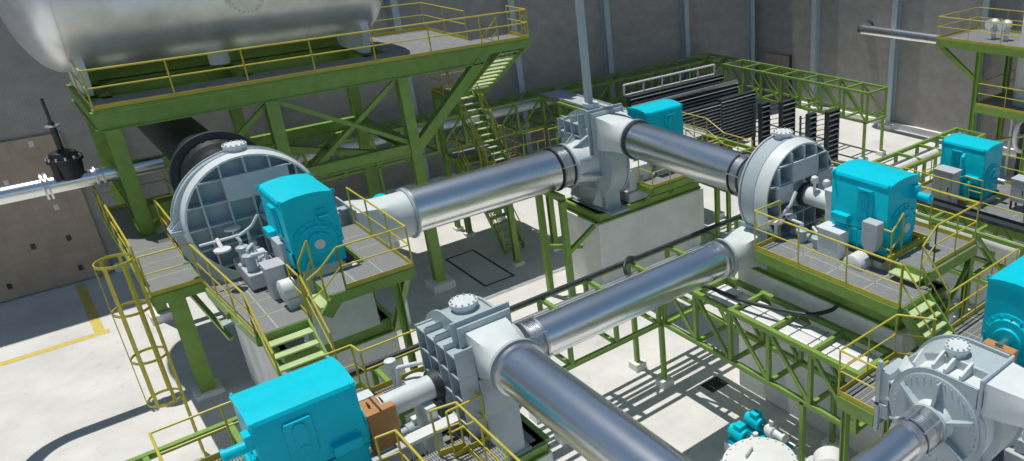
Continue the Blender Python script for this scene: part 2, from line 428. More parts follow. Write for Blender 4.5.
# X bracing in the right bay, knee brace on the right
MB().bar((6.25, 26.80, 8.1), (10.1, 26.80, 5.85), .1, .14).build('brace', M['green'], pf)
MB().bar((10.1, 26.86, 8.1), (6.25, 26.86, 5.2), .1, .14).build('brace', M['green'], pf)
MB().bar((10.35, 26.83, 5.6), (13.2, 26.83, 8.2), .3, .34).build('brace', M['green'], pf)
MB().bar((2.0, 26.86, 4.9), (5.95, 26.86, 8.0), .12, .14).build('brace', M['green'], pf)
MB().bar((10.25, 26.9, 5.3), (6.3, 32.9, 5.3), .2, .22).build('brace', M['green'], pf)
MB().bar((6.2, 26.9, 5.3), (10.1, 32.9, 5.3), .2, .22).build('brace', M['green'], pf)
guardrail(pf, [(1.8, 29.6, PZ), (1.8, 26.75, PZ), (15.3, 26.75, PZ), (15.3, 27.2, PZ)], 1.07, step=2.0, r=.028)
guardrail(pf, [(13.6, 28.3, PZ), (13.6, 32.0, PZ), (11.5, 32.0, PZ)], 1.07, step=1.6)
guardrail(pf, [(15.3, 27.2, PZ), (15.3, 28.2, PZ)], 1.07, step=1.0)

st = thing('staircase', 'green switchback staircase with yellow handrails at the platform end', 'stairs', (14, 29, 0))
stair(st, (14.75, 27.0, 8.6), (14.75, 30.5, 6.3), 1.1, 10, tread_d=.3)
deck(st, [rect(13.25, 15.3, 30.5, 31.6)], 6.3, .22, 'plate')
guardrail(st, [(13.25, 30.5, 6.3), (13.25, 31.6, 6.3), (15.3, 31.6, 6.3), (15.3, 30.5, 6.3)], 1.07, step=1.0)
stair(st, (14.0, 30.5, 6.3), (14.0, 28.2, 3.6), .9, 11, tread_d=.28)
deck(st, [rect(13.25, 14.2, 26.9, 28.2), rect(14.2, 16.3, 26.9, 28.2), rect(14.2, 15.3, 28.2, 31.3), rect(13.25, 14.2, 30.4, 31.3)], 3.6, .22, 'plate')
guardrail(st, [(13.25, 28.1, 3.6), (13.25, 26.9, 3.6), (15.2, 26.9, 3.6)], 1.07, step=.7)
guardrail(st, [(15.3, 31.3, 3.6), (15.3, 28.2, 3.6), (16.3, 28.2, 3.6)], 1.07, step=.8)
stair(st, (13.85, 30.4, 3.6), (13.85, 27.45, 0.1), .85, 13, tread_d=.3)
legs(st, [(13.34, 26.4), (13.34, 30.5), (15.2, 26.5), (15.2, 31.2)], 0, 3.5, .22)
legs(st, [(13.3, 31.5), (15.25, 31.5)], 0, 6.2, .2)

wl = thing('walkway', 'yellow railed walkway joining the staircase to the upper compressor', 'walkway', (17, 27.5, 0))
deck(wl, [rect(16.3, 19.5, 26.6, 28.0)], 3.6, .22, 'plate')
guardrail(wl, [(16.2, 26.6, 3.6), (17.4, 26.6, 3.6), (17.4, 25.6, 3.6), (19.5, 25.6, 3.6)], 1.07, step=.55)
guardrail(wl, [(16.4, 28.0, 3.6), (19.5, 28.0, 3.6)], 1.07, step=.6)
deck(wl, [rect(17.4, 19.5, 25.6, 26.6)], 3.6, .22, 'plate')
legs(wl, [(16.5, 26.7), (19.3, 25.7), (19.3, 27.9)], 0, 3.4, .16)

# ------------------------------------------------------------------ compressors
def compressor(label, loc, rz, R, W, oy, oz, off, rn, Ln, Lp, base_h, inlet_r, inlet_L, style, shaft_L, group='grey centrifugal compressors', L1=None, shaft_y=0.0):
    x, y, z = loc
    t = thing('compressor', label, 'compressor', (x, y, z - base_h), rz, group)
    H = base_h; P = M['paint']
    B = lambda mb, n, m=P, par=None, bevel=0., label=None: mb.build(n, m, par or t, bevel, True, label)
    a = rn * 1.03; Wn = max(W / 2, .92 * a); Ro = off + a; Lr = Ln; zi = off - a
    def rad(u): return R + (Ro - R) * max(0, 1 - u / .55) ** 1.3      # spiral, u along the arc
    th = math.asin(max(-.9, min(.95, zi / R))); N = 60
    arc = []
    for k in range(N + 1):
        an = pi / 2 + k * (3 * pi / 2 + th) / N; q = rad(k / N); arc.append((q * cos(an), q * sin(an)))
    def outline(d, Lc): # casing outline grown by d
        o = [(Lc, Ro + d)] + [(p[0] * (1 + d / R), p[1] * (1 + d / R)) for p in arc] + [(Lc, zi - d)]
        o[1] = (0, Ro + d); return o
    T = lambda x_, p: (x_, oy * p[0], oz * p[1] + H)
    led = .30 if style == 'front' else 0.0
    B(MB().prism([T(-W / 2 + led, p) for p in outline(0, Lr)], (W - led, 0, 0)), 'volute_casing', bevel=.03)
    if led: B(MB().prism([T(-W / 2, p) for p in outline(-.17, Lr)], (led + .01, 0, 0)), 'front_ledge', M['palepaint'])
    B(MB().prism([T(-W / 2 - .05, p) for p in outline(-.15 if style == 'front' else .03, Lr * .9)], (.05, 0, 0)), 'rim_flange')
    B(MB().prism([T(W / 2, p) for p in outline(.05, Lr * .9)], (.05, 0, 0)), 'rim_flange')
    top = (Ro if oz > 0 else R) + H; fs_ = .22 if style == 'front' else max(.28, .22 * R / 1.4)
    f = B(MB().lathe((0, 0, top - .15), (0, 0, 1), [(0, fs_ * .8), (.24, fs_ * .8), (.24, fs_), (.32, fs_)], 28), 'top_flange', M['palepaint'])
    for k in range(12):
        an = 2 * pi * k / 12; B(MB().tube((fs_ * .87 * cos(an), fs_ * .87 * sin(an), top + .17), (fs_ * .87 * cos(an), fs_ * .87 * sin(an), top + .2), .022, 6), 'bolt', P, f)
    # split flange lug on the side away from the outlet
    s_ = -oy
    if style.startswith('rim'):
        l0, l1 = sorted((s_ * (R - .1), s_ * (R + .28)))
        lg = B(MB().box(-W * .5, W * .5 + .2, l0, l1, H - .06, H + .04), 'split_flange')
        for xx in (-W * .42, W * .1, W * .5 + .1):
            B(MB().prism([(xx - .025, s_ * (R - .15), H + .04), (xx - .025, s_ * (R + .26), H + .04), (xx - .025, s_ * (R - .05), H + .36)], (.05, 0, 0)), 'gusset', P, lg)
    elif style == 'front':
        l0, l1 = sorted((s_ * (R - .12), s_ * (R + .10)))
        lg = B(MB().box(-W * .5 - .02, W * .1, l0, l1, H - .62, H + .42), 'split_flange')
        l0, l1 = sorted((s_ * (R + .06), s_ * (R + .14))); B(MB().box(-W * .5 - .06, -W * .5 + .02, l0, l1, H - .95, H + .62), 'gusset', P, lg)
        l0, l1 = sorted((s_ * (R - .1), s_ * (R + .24))); B(MB().box(-W * .5 - .06, W * .2, l0, l1, H - .34, H - .28), 'gusset', P, lg)
    # gussets on the rim
    if style == 'front':
        def gus(o, n):
            B(MB().prism([o(-W / 2 - .03, -.2), o(-W / 2 - .03, -.06), o(-W / 2 + led + .04, .05), o(-W / 2 + led + .04, -.2)], n), 'rim_gusset', M['palepaint'])
        for k in range(11):
            u = .03 + k * .075
            an = pi / 2 + u * (3 * pi / 2 + th); q = rad(u); c, v_ = cos(an), sin(an); n = V((0, -v_ * oy, c * oz)) * .05
            gus(lambda px, dr: V((px, oy * c * (q + dr), oz * v_ * (q + dr) + H)) - n * .5, n)
        for yy in (.12, .5): gus(lambda px, dr: V((px, oy * Lr * yy, oz * (Ro + dr) + H)), V((0, .05, 0)))
    # inlet side
    fx = -W / 2 - .05
    hb = B(MB().lathe((fx, 0, H), (-1, 0, 0), [(0, inlet_r * 1.25), (inlet_L * .45, inlet_r * 1.08), (inlet_L, inlet_r * 1.05)], 40), 'inlet_cone', M['palepaint'])
    B(MB().ring((fx - inlet_L * .9, 0, H), (-1, 0, 0), inlet_r * .95, inlet_r * 1.2, .07, 40), 'inlet_flange', P, hb)
    Rm = R * .74; ns = 6 if style == 'front' else 8
    if inlet_r < R * .6:
        for k in range(ns):
            an = 2 * pi * k / ns + (radians(90 - 5 * oy) if style == 'front' else .35); c, q = cos(an), sin(an); n = V((0, -q, c)) * (.014 * R / 1.2)
            r0 = inlet_r * 1.08
            poly = [V((fx, c * r0, q * r0 + H)), V((fx - inlet_L * .7, c * r0, q * r0 + H)), V((fx - inlet_L * .7, c * (r0 + .03), q * (r0 + .03) + H)), V((fx - .13, c * Rm, q * Rm + H)), V((fx, c * Rm, q * Rm + H))]
            m_ = MB().prism([p - n for p in poly], n * 2)
            m_.prism([V((fx - inlet_L * .7, c * r0, q * r0 + H)) - n * 2.2, V((fx - .13, c * Rm, q * Rm + H)) - n * 2.2, V((fx - .16, c * Rm, q * Rm + H)) - n * 2.2, V((fx - inlet_L * .7 - .03, c * r0, q * r0 + H)) - n * 2.2], n * 4.4)
            B(m_, 'radial_strut')
    rr_ = R * (.78 if style == 'front' else .84)
    cvr = B(MB().lathe((fx + .02, 0, H), (-1, 0, 0), [(0, rr_), (.05, rr_), (.06, rr_ - .03)], 56), 'front_cover')
    for k in range(36):
        an = 2 * pi * k / 36; B(MB().tube((fx - .04, (rr_ - .06) * cos(an), (rr_ - .06) * sin(an) + H), (fx - .065, (rr_ - .06) * cos(an), (rr_ - .06) * sin(an) + H), .013, 6), 'bolt', P, cvr)
    # back side
    bx = W / 2 + .05; D = {'rim': .34, 'rimgap': .50}.get(style, .36)
    Rg = R - .07 if style.startswith('rim') else R * 1.02
    if style.startswith('rim'):
        B(MB().lathe_closed((bx - .05, 0, H), (1, 0, 0), [(0, R - .05), (0, R + .04), (D * .8 + .05, R * .98), (D * .8 + .05, R * .98 - .05)], 64), 'back_rim', M['palepaint'])
        for q in (-.72, -.36, 0.0, .36, .72):
            h = Rg * sqrt(1 - q * q); yy = q * Rg
            B(MB().box(bx, bx + D, yy - .018, yy + .018, H - h, H + h), 'stiffener_plate')
            B(MB().box(bx, bx + D * .96, -h, h, H + yy - .018, H + yy + .018), 'stiffener_plate')
        y0_, y1_ = (-Rg * .36, Rg * .60) if oy > 0 else (-Rg * .36, Rg * .40)
        B(MB().box(bx + D * .9, bx + D * 1.05, y0_, y1_, H + Rg * .34, H + Rg * .74), 'blank_plate', M['cabinet'])
        if style == 'rimgap':
            B(MB().box(bx + D * .9, bx + D * 1.05, -Rg * .80, -Rg * .36, H - Rg * .02, H + Rg * .34), 'blank_plate', M['cabinet'])
            B(MB().box(bx + D * .9, bx + D * 1.05, Rg * .40, Rg * .86, H - Rg * .1, H + Rg * .34), 'blank_plate', M['cabinet'])
    elif style == 'crate':
        for q in (-.92, -.56, -.20, .16, .52):
            yy = -oy * q * Rg; h = Rg * (1.0 if q < .4 else .92)
            B(MB().box(bx, bx + D, yy - .018, yy + .018, H - Rg * .95, H + h), 'stiffener_plate')
        for q in (-.9, -.42, .05, .48, .88):
            h0 = -Rg * .94; h1 = Rg * .54
            y0_, y1_ = sorted((-oy * h0, -oy * h1))
            B(MB().box(bx, bx + D * .97, y0_, y1_, H + q * Rg - .018, H + q * Rg + .018), 'stiffener_plate')
        for q in (-.2, .16, .52): # stiffeners across the casing top
            yy = -oy * q * R; zt = sqrt(1 - q * q) * R
            B(MB().box(-W * .3, bx + D * .9, yy - .018, yy + .018, H + zt - .2, H + R * (1.02 if q < .4 else .94)), 'stiffener_plate')
    elif style == 'topcrate':
        for q in (-.02, .32, .64, .94):
            yy = -oy * q * R; zt = H + R * (1.18 - .28 * q)
            B(MB().box(-W * .5 - .28, W * .5 + .1, yy - .02, yy + .02, H + R * .40, zt), 'stiffener_plate')
        for zz, q1 in ((.62, 1.02), (.92, .80)):
            y0_, y1_ = sorted((0.05 * oy, -oy * q1 * R)); B(MB().box(-W * .5 - .26, W * .5 + .05, y0_, y1_, H + R * zz - .018, H + R * zz + .018), 'stiffener_plate')
        y0_, y1_ = sorted((0.05 * oy, -oy * R)); B(MB().box(-W * .5 - .06, -W * .5, y0_, y1_, H + R * .2, H + R * .95), 'stiffener_plate')
        for q in (-.5, .5):
            B(MB().prism([(fx, q * R - .02, H - R * .35), (fx - .4, q * R - .02, H - R * .98), (fx, q * R - .02, H - R * 1.15)], (0, .04, 0)), 'foot_gusset')
    # shaft housing towards the motor
    sh = B(MB().lathe((bx, shaft_y, H), (1, 0, 0), [(0, .40), (D * .6, .40), (D * .6, .25), (shaft_L, .24)], 28), 'shaft_housing', M['palepaint'])
    B(MB().lathe((bx + D * 1.0, shaft_y, H), (1, 0, 0), [(0, .32), (.16, .32)], 28), 'seal_collar', M['dark'], sh)
    # outlet duct: two rectangular flanges, square to round, ring
    zc = oz * off + H; nf = None
    for yy in ((Lr * .78, Lr - .05) if style != 'front' else (Lr - .05,)):
        e = .06 if style == 'front' else .17 if yy < Lr * .9 else .10
        y0_, y1_ = sorted((oy * yy, oy * (yy + .05)))
        nf = B(MB().box(-Wn - e, Wn + e, y0_, y1_, zc - a - e, zc + a + e), 'outlet_flange')
    N = 40; vs = []
    def sqp(an):
        c, q = cos(an), sin(an); m = max(abs(c), abs(q)); return (c / m * Wn * .94, q / m * a * .94)
    L1 = L1 or Lr + min(1.3, (Lp - Lr) * .8)
    for fr in (0, .25, .5, .75, 1.0):
        e = fr * fr * (3 - 2 * fr)
        for i in range(N):
            an = 2 * pi * i / N; s0 = sqp(an); c0 = (cos(an) * rn, sin(an) * rn)
            vs.append((s0[0] * (1 - e) + c0[0] * e, oy * (Lr + (L1 - Lr) * fr), zc + s0[1] * (1 - e) + c0[1] * e))
    for i in range(N):
        an = 2 * pi * i / N; vs.append((cos(an) * rn, oy * Lp, zc + sin(an) * rn))
    fs = [(j * N + i, j * N + (i + 1) % N, (j + 1) * N + (i + 1) % N, (j + 1) * N + i) for j in range(5) for i in range(N)]
    fs += [tuple(range(N)), tuple(5 * N + i for i in range(N))]
    mb = MB(); mb.add(vs, fs); nz = B(mb, 'outlet_nozzle', M['palepaint'])
    B(MB().ring((0, oy * (Lp - .07), zc), (0, oy, 0), rn * .95, rn + .08, .07, 40), 'outlet_ring', P, nz)
    pd = MB().box(-W * .46, W * .46, -R * (.85 if style == 'crate' else .6), R * (.85 if style == 'crate' else .6), .0, H - R * .5)
    B(pd, 'pedestal', bevel=.02)
    B(MB().box(-W * .6, W * .6, -R * .9, R * .9, 0, .05), 'foot_plate')
    return t

def motor(label, loc, rz, group='cyan electric motors', end_cyl=1, box_side=-1):
    """origin at base under centre; local +x is the non-drive end; shaft height .75"""
    t = thing('electric_motor', label, 'motor', loc, rz, group)
    B = lambda mb, n, m=M['cyan'], par=None, bevel=0.: mb.build(n, m, par or t, bevel, True)
    L, W = .85, .595
    hood = MB()
    sec = [(-W, .62), (-W, 1.86), (-W * .96, 1.91), (-W * .5, 1.965), (0, 1.985), (W * .5, 1.965), (W * .96, 1.91), (W, 1.86), (W, .62)]
    hood.prism([(-L, y, z) for y, z in sec], (2 * L, 0, 0))
    h = B(hood, 'housing_hood', bevel=.015)
    lp = MB().prism([(-L - .02, y, z) for y, z in [(-W - .015, 1.86), (-W * .97, 1.925), (-W * .5, 1.98), (0, 2.0), (W * .5, 1.98), (W * .97, 1.925), (W + .015, 1.86)]], (2 * L + .04, 0, 0))
    B(lp, 'roof_sheet', M['cyan'])
    fr = MB().box(-L * .97, L * .97, -W * .93, W * .93, .12, .66)
    for xx in (-.5, 0, .5): fr.box(xx - .03, xx + .03, -W, W, .1, .66)
    B(fr, 'stator_frame')
    for s_ in (-1, 1): B(MB().box(-L, L, s_ * W * 1.02 - .1, s_ * W * 1.02 + .1, 0, .12), 'foot', M['dark'])
    for s_ in (-1, 1):
        e = B(MB().lathe((s_ * L * .96, 0, .75), (s_, 0, 0), [(0, .56), (.06, .56), (.07, .47), (.11, .45), (.12, .30), (.17, .28)], 40), 'end_shield')
        for k in range(16):
            an = 2 * pi * k / 16; xx = s_ * (L * .96 + .06); B(MB().tube((xx, .515 * cos(an), .75 + .515 * sin(an)), (xx + s_ * .04, .515 * cos(an), .75 + .515 * sin(an)), .022, 6), 'bolt', M['cyan_dark'], e)
    B(MB().tube((L * .96 + .17, 0, .75), (L * .96 + .20, 0, .75), .12, 24), 'bearing_cap', M['white'])
    B(MB().tube((-L * .96 - .17, 0, .75), (-L * .96 - .55, 0, .75), .10, 20), 'shaft', M['steel_rough'])
    YC = .42 * end_cyl
    if end_cyl == 0:
        B(MB().box(L, L + .16, .12, .34, 1.36, 1.42).box(L, L + .04, .14, .32, 1.34, 1.56), 'bracket', M['cyan'])
    cy = MB().tube((L, YC, 1.46), (L + .46, YC, 1.46), .105, 24)
    cy.tube((L + .42, YC, 1.46), (L + .48, YC, 1.46), .125, 24); cy.box(L, L + .12, YC - .12, YC + .12, 1.5, 1.70)
    if end_cyl: B(cy, 'cooling_nozzle', bevel=.0)
    dr = MB().box(-.05, .42, box_side * W, box_side * (W + .03), .92, 1.66); 
    dd = B(dr, 'inspection_door', M['cyan_dark'], bevel=.01)
    ov = MB()
    for zz in (1.06, 1.52): ov.lathe((.185, box_side * (W + .03), zz), (0, box_side, 0), [(0, .11), (.03, .10)], 20)
    ov.box(.075, .295, box_side * (W + .03), box_side * (W + .05), 1.06, 1.52); ov.box(-.02, .40, box_side * W, box_side * (W + .09), 1.66, 1.70)
    B(ov, 'vent_cover', M['cyan_dark'], dd)
    lv = MB()
    for k in range(2): B(MB().box(-.78 + k * .82, -.02 + k * .80, box_side * W * .98, box_side * (W + .02), .24, .60), 'lower_panel', M['cyan_dark'], bevel=.008)
    tb = MB().box(-.72, -.22, box_side * (W - .02), box_side * (W + .17), .70, .92)
    B(tb, 'terminal_box', M['cyan'], bevel=.015)
    for xx in (-1, 1):
        for yy in (-1, 1): B(MB().lathe_closed((xx * L * .95, yy * W * .99, 1.90), (1, 0, 0), [(0, .03), (0, .06), (.03, .06), (.03, .03)], 12), 'lifting_eye', M['cyan_dark'])
    return t

def skid(label, x0, x1, y0, y1, z0, z1, peds, name='base_skid'):
    t = thing(name, label, 'machine base', ((x0 + x1) / 2, (y0 + y1) / 2, z0), group='green machine base frames')
    h = z1 - z0
    for (a, b) in (((x0, y0), (x1, y0)), ((x1, y0), (x1, y1)), ((x1, y1), (x0, y1)), ((x0, y1), (x0, y0))):
        MB().ibeam((*a, z0 + h / 2), (*b, z0 + h / 2), .26, h, .04, .1).build('frame_beam', M['green'], t)
    MB().box(x0, x1, y0, y1, z1 - .05, z1).build('top_plate', M['plate'], t)
    for p in peds: MB().box(*p).build('motor_pedestal', M['palepaint'], t, bevel=.02)
    return t

def plinth(label, x0, x1, y0, y1, z1):
    o = MB().box(x0, x1, y0, y1, 0, z1).build('concrete_plinth', M['concrete'], loc=((x0 + x1) / 2, (y0 + y1) / 2, 0), bevel=.03)
    return tag(o, label, 'plinth', 'concrete machine plinths')

# M1 ---- left
plinth('concrete plinth under the large left compressor', 3.2, 6.0, 19.4, 25.3, 3.1)
skid('green base frame with pale pedestal under the left compressor and motor', 3.3, 5.9, 19.5, 24.6, 3.1, 3.5, [(3.9, 5.25, 19.55, 20.95, 3.5, 5.52)])
compressor('largest compressor, ribbed disc casing left of centre with black inlet ring behind', (4.02, 22.35, 6.40), -pi / 2, 1.64, .3, 1, -1, 1.32, .7, 2.3, 3.98, 2.9, .9, .9, 'rim', .95, shaft_y=.45)
motor('cyan motor on the railed platform in front of the largest compressor', (4.56, 19.9, 5.58), -pi / 2, end_cyl=0)
# M3 ---- right
plinth('long concrete plinth under the right compressor, beside the truss', 13.82, 16.1, 8.6, 14.15, 4.13)
skid('green base frame with pale pedestal under the right compressor and motor', 13.95, 16.0, 8.9, 14.0, 4.13, 4.5, [(14.35, 15.6, 9.7, 11.3, 4.5, 5.48)])
compressor('compressor right of centre with smooth white rim and shaft pointing to its motor', (15.08, 13.6, 6.22), -pi / 2, 1.42, .48, -1, -1, 1.39, .47, 1.2, 2.35, 1.75, .60, .5, 'rimgap', 1.75)
motor('cyan motor at the right end of the shaft, before the grey hanging terminal box', (15.0, 10.5, 5.5), -pi / 2, end_cyl=1)
# M2 ---- upper centre
plinth('concrete plinth under the upper compressor in the middle', 14.13, 19.2, 21.5, 23.95, 2.95)
skid('green base frame with pale pedestal under the upper middle compressor', 14.3, 19.05, 21.65, 23.7, 2.95, 3.3, [(17.2, 18.75, 21.85, 23.1, 3.3, 4.3)])
compressor('upper middle compressor joining two silver pipes at the tall grey post', (14.95, 22.45, 5.08), 0, 1.42, .68, -1, 1, 1.18, .6, .95, 2.5, 1.78, .66, .95, 'topcrate', 1.0)
motor('small looking cyan motor behind the upper middle compressor', (17.75, 22.45, 4.45), 0, box_side=-1)
# M4 ---- front
plinth('concrete plinth under the front compressor and motor', 1.2, 6.5, 12.5, 14.6, 2.76)
skid('green base frame with pale pedestal under the front compressor', 1.3, 6.4, 12.6, 14.5, 2.76, 3.06, [(1.45, 3.1, 12.9, 14.2, 3.06, 4.1)])
compressor('front compressor with egg-crate ribs and square outlet to the nearest silver pipe', (5.58, 13.6, 4.86), pi, 1.18, .80, 1, 1, .92, .48, .85, 1.95, 1.8, .50, .55, 'crate', 1.55)
motor('nearest cyan motor at the lower left', (2.25, 13.55, 4.11), pi, end_cyl=1, box_side=1)
# M5 ---- lower right
plinth('concrete plinth under the lower right compressor', 10.6, 16.0, 4.4, 7.15, 3.0)
skid('green base frame with pale pedestal under the lower right compressor', 10.7, 15.8, 4.6, 6.9, 3.0, 3.4, [(13.2, 14.8, 5.1, 6.4, 3.4, 4.82)])
compressor('lower right compressor seen from its inlet with radial struts', (10.92, 5.7, 5.2), 0, 1.12, .95, -1, 1, .78, .33, .8, 3.0, 1.8, .33, .25, 'front', 1.3)
motor('cyan motor at the right picture edge behind the orange coupling guard', (13.9, 5.75, 4.85), 0)
# M6 motor
plinth('concrete plinth under the far right motor', 23.0, 25.6, 8.0, 14.2, 3.0)
skid('green base frame under the far right motor', 23.1, 25.5, 8.2, 14.0, 3.0, 3.3, [(23.5, 24.9, 12.2, 13.9, 3.3, 3.52)])
motor('far right cyan motor with a grey cabinet before it', (24.35, 13.05, 3.52), pi / 2, end_cyl=-1, box_side=1)

# coupling guards
def guard(label, c, d):
    t = thing('coupling_guard', label, 'coupling guard', (c[0], c[1], c[2] - d[2] / 2), group='orange coupling guards')
    MB().cbox(c, d).build('cover', M['orange'], t, bevel=.02)
    MB().cbox((c[0], c[1], c[2] + d[2] / 2 + .005), (.035, d[1] * .98, .03)).build('joint_strip', M['dark'], t)
    for s_ in (-1, 1): MB().tube((c[0] + s_ * d[0] * .22, c[1] - .08, c[2] + d[2] / 2 + .05), (c[0] + s_ * d[0] * .22, c[1] + .08, c[2] + d[2] / 2 + .05), .018, 8).build('handle', M['dark'], t)
guard('orange coupling guard beside the nearest cyan motor', (3.50, 13.55, 4.62), (.55, .58, .85))
guard('orange coupling guard at the right edge beside the lower right compressor', (12.45, 5.72, 5.28), (.58, .64, .8))

# ------------------------------------------------------------------ big silver pipes
def bigpipe(label, a, b, r, ring_at=(), bellows=None, group='large stainless steel pipes', elbow=None, rm='steel_rough', cm='dark'):
    a, b = V(a), V(b); d = (b - a).normalized()
    t = thing('steel_pipe', label, 'pipe', tuple(a), group=group)
    L = (b - a).length
    if elbow is None:
        MB().lathe(a, d, [(0, r - .02), (0, r), (L, r), (L, r - .02)], 64).build('jacket', M['steel'], t)
    else:
        mb = MB(); pts = [a, b]; MB_p = elbow
        mb.sweep(elbow, r, 48); mb.build('jacket', M['steel'], t)
    for p, w in ring_at:
        MB().lathe_closed(a + d * (p - w / 2), d, [(0, r - .02), (0, r + .05), (w, r + .05), (w, r - .02)], 56).build('end_ring', M[rm], t)
    if bellows:
        s0, s1 = bellows
        n = 9; prof = [(s0, r * .98)]
        for i in range(n):
            u = s0 + (s1 - s0) * (i + .25) / n; prof += [(u, r * .99), (u + (s1 - s0) * .25 / n, r * 1.03), (u + (s1 - s0) * .5 / n, r * 1.03), (u + (s1 - s0) * .7 / n, r * .99)]
        prof.append((s1, r * .98))
        bl = MB().lathe(a, d, prof, 56).build('expansion_joint', M['steel_rough'], t)
        for u in (s0 - .02, s1 - .06):
            MB().lathe_closed(a + d * u, d, [(0, r * .95), (0, r + .06), (.05, r + .06), (.05, r * .95)], 56).build('clamp_ring', M['steel_rough' if r < .4 else cm], bl)
        tb = MB(); _, _, _, x, y = tb.frame(a, b)
        for k in range(6):
            an = 2 * pi * k / 6 + .3; o = x * cos(an) * (r + .07) + y * sin(an) * (r + .07)
            MB().tube(a + d * (s0 - .05) + o, a + d * (s1 + .05) + o, .02, 6).build('tie_rod', M['steel_rough'], bl)
    return t
bigpipe('thick silver pipe from the largest compressor to the upper middle one', (8.0, 22.45, 5.08), (13.1, 22.45, 5.08), .70, ring_at=((.05, .1),), bellows=(5.15, 5.65))
bigpipe('silver pipe running down right from the upper middle compressor', (14.95, 19.97, 6.26), (14.95, 14.9, 6.26), .60, ring_at=((.06, .12),), bellows=(4.95, 5.35), rm='dark', cm='dark')
bigpipe('silver pipe across the centre between right and front compressors', (12.58, 13.6, 4.86), (7.1, 13.6, 4.86), .47, ring_at=((.04, .08),), bellows=(5.5, 5.85), cm='steel_rough')
bigpipe('nearest silver pipe running out of the bottom edge', (5.58, 11.6, 5.78), (5.58, 1.5, 5.78), .48, ring_at=((.05, .09),))
el = [V((9.62, 5.7, 5.2)), V((8.2, 5.7, 5.2))] + [V((8.2 - .7 * sin(k * pi / 16), 5.7, 5.2 - .7 * (1 - cos(k * pi / 16)))) for k in range(1, 9)] + [V((7.5, 5.7, 0.0))]
bigpipe('silver inlet pipe of the lower right compressor', (10.0, 5.7, 5.2), (8.2, 5.7, 5.2), .31, ring_at=((.44, .10), (-.02, .12)), bellows=(-.08, .36), elbow=el)

# tall square post on the upper compressor
t = thing('vent_post', 'tall grey square post standing on the upper middle compressor', 'post', (14.95, 22.45, 7.0))
MB().box(14.72, 14.93, 22.3, 22.5, 7.05, 19.0).build('shaft', M['column'], t)
MB().tube((14.9, 22.42, 7.03), (14.9, 22.42, 7.1), .27, 24).build('base_flange', M['palepaint'], t)

# black inlet of M1
t = thing('inlet_duct', 'black flanged inlet duct behind the largest compressor', 'duct', (4.55, 25.2, 6.35))
MB().lathe_closed((3.88, 24.35, 6.95), (0, 1, 0), [(0, .8), (0, 1.18), (.16, 1.18), (.16, .8)], 64).build('flange', M['dark'], t)
for k in range(32): MB().tube((3.88 + 1.11 * cos(k * pi / 16), 24.35, 6.95 + 1.11 * sin(k * pi / 16)), (3.88 + 1.11 * cos(k * pi / 16), 24.31, 6.95 + 1.11 * sin(k * pi / 16)), .028, 6).build('flange_bolt', M['dark'], t)
MB().lathe((3.88, 24.5, 6.95), (0, 1, 0), [(0, 1.0), (.5, .95), (.8, .70), (13.5, .70)], 48).build('duct_body', M['dark'], t)
MB().lathe((3.88, 24.36, 6.95), (0, -1, 0), [(0, 1.0), (.25, .92), (.35, .8), (1.6, .75)], 48).build('inlet_cone', M['black'], t)

# ------------------------------------------------------------------ decks and access platforms
d = thing('access_platform', 'railed grating platform left of the largest compressor', 'platform', (2, 24, 0), group='railed access platforms')
deck(d, [rect(1.3, 2.4, 22.0, 26.5), [(2.62, 18.05), (3.75, 18.05), (3.75, 21.55), (2.4, 21.55)]], 5.0)
deck(d, [rect(1.3, 1.82, 26.5, 29.8), rect(1.82, 3.2, 28.6, 29.8)], 5.0)
guardrail(d, [(1.3, 29.8, 5), (1.3, 22.9, 5)]); guardrail(d, [(1.3, 22.0, 5), (2.4, 22.0, 5), (2.62, 18.05, 5)])
guardrail(d, [(3.75, 18.1, 5.0), (3.75, 18.9, 5.0)])
guardrail(d, [(2.4, 23.9, 5), (2.4, 26.4, 5), (3.2, 26.4, 5)], toe=True)
guardrail(d, [(1.3, 29.8, 5), (3.2, 29.8, 5), (3.2, 28.6, 5)])
deck(d, [rect(2.4, 3.2, 25.2, 26.4)], 5.0)
legs(d, [(2.05, 25.55)], 0, 4.72, .42)
for a_, b_ in (((2.05, 25.3, 4.5), (2.6, 21.8, 3.3)),):
    MB().bar(a_, b_, .12).build('brace', M['green'], d)
MB().ibeam((2.05, 25.3, 4.55), (2.05, 27.1, 4.55), .34, .34, .04, .04).build('transfer_beam', M['green'], d)
stair(d, (3.2, 18.05, 5.0), (3.2, 16.75, 4.05), 1.0, 4, rails=(False, False))
guardrail(d, [(2.62, 18.05, 5.0), (2.62, 16.75, 4.05)], 1.07, toe=False, name='handrail'); guardrail(d, [(3.78, 18.05, 5.0), (3.78, 16.75, 4.05)], 1.07, toe=False, name='handrail')

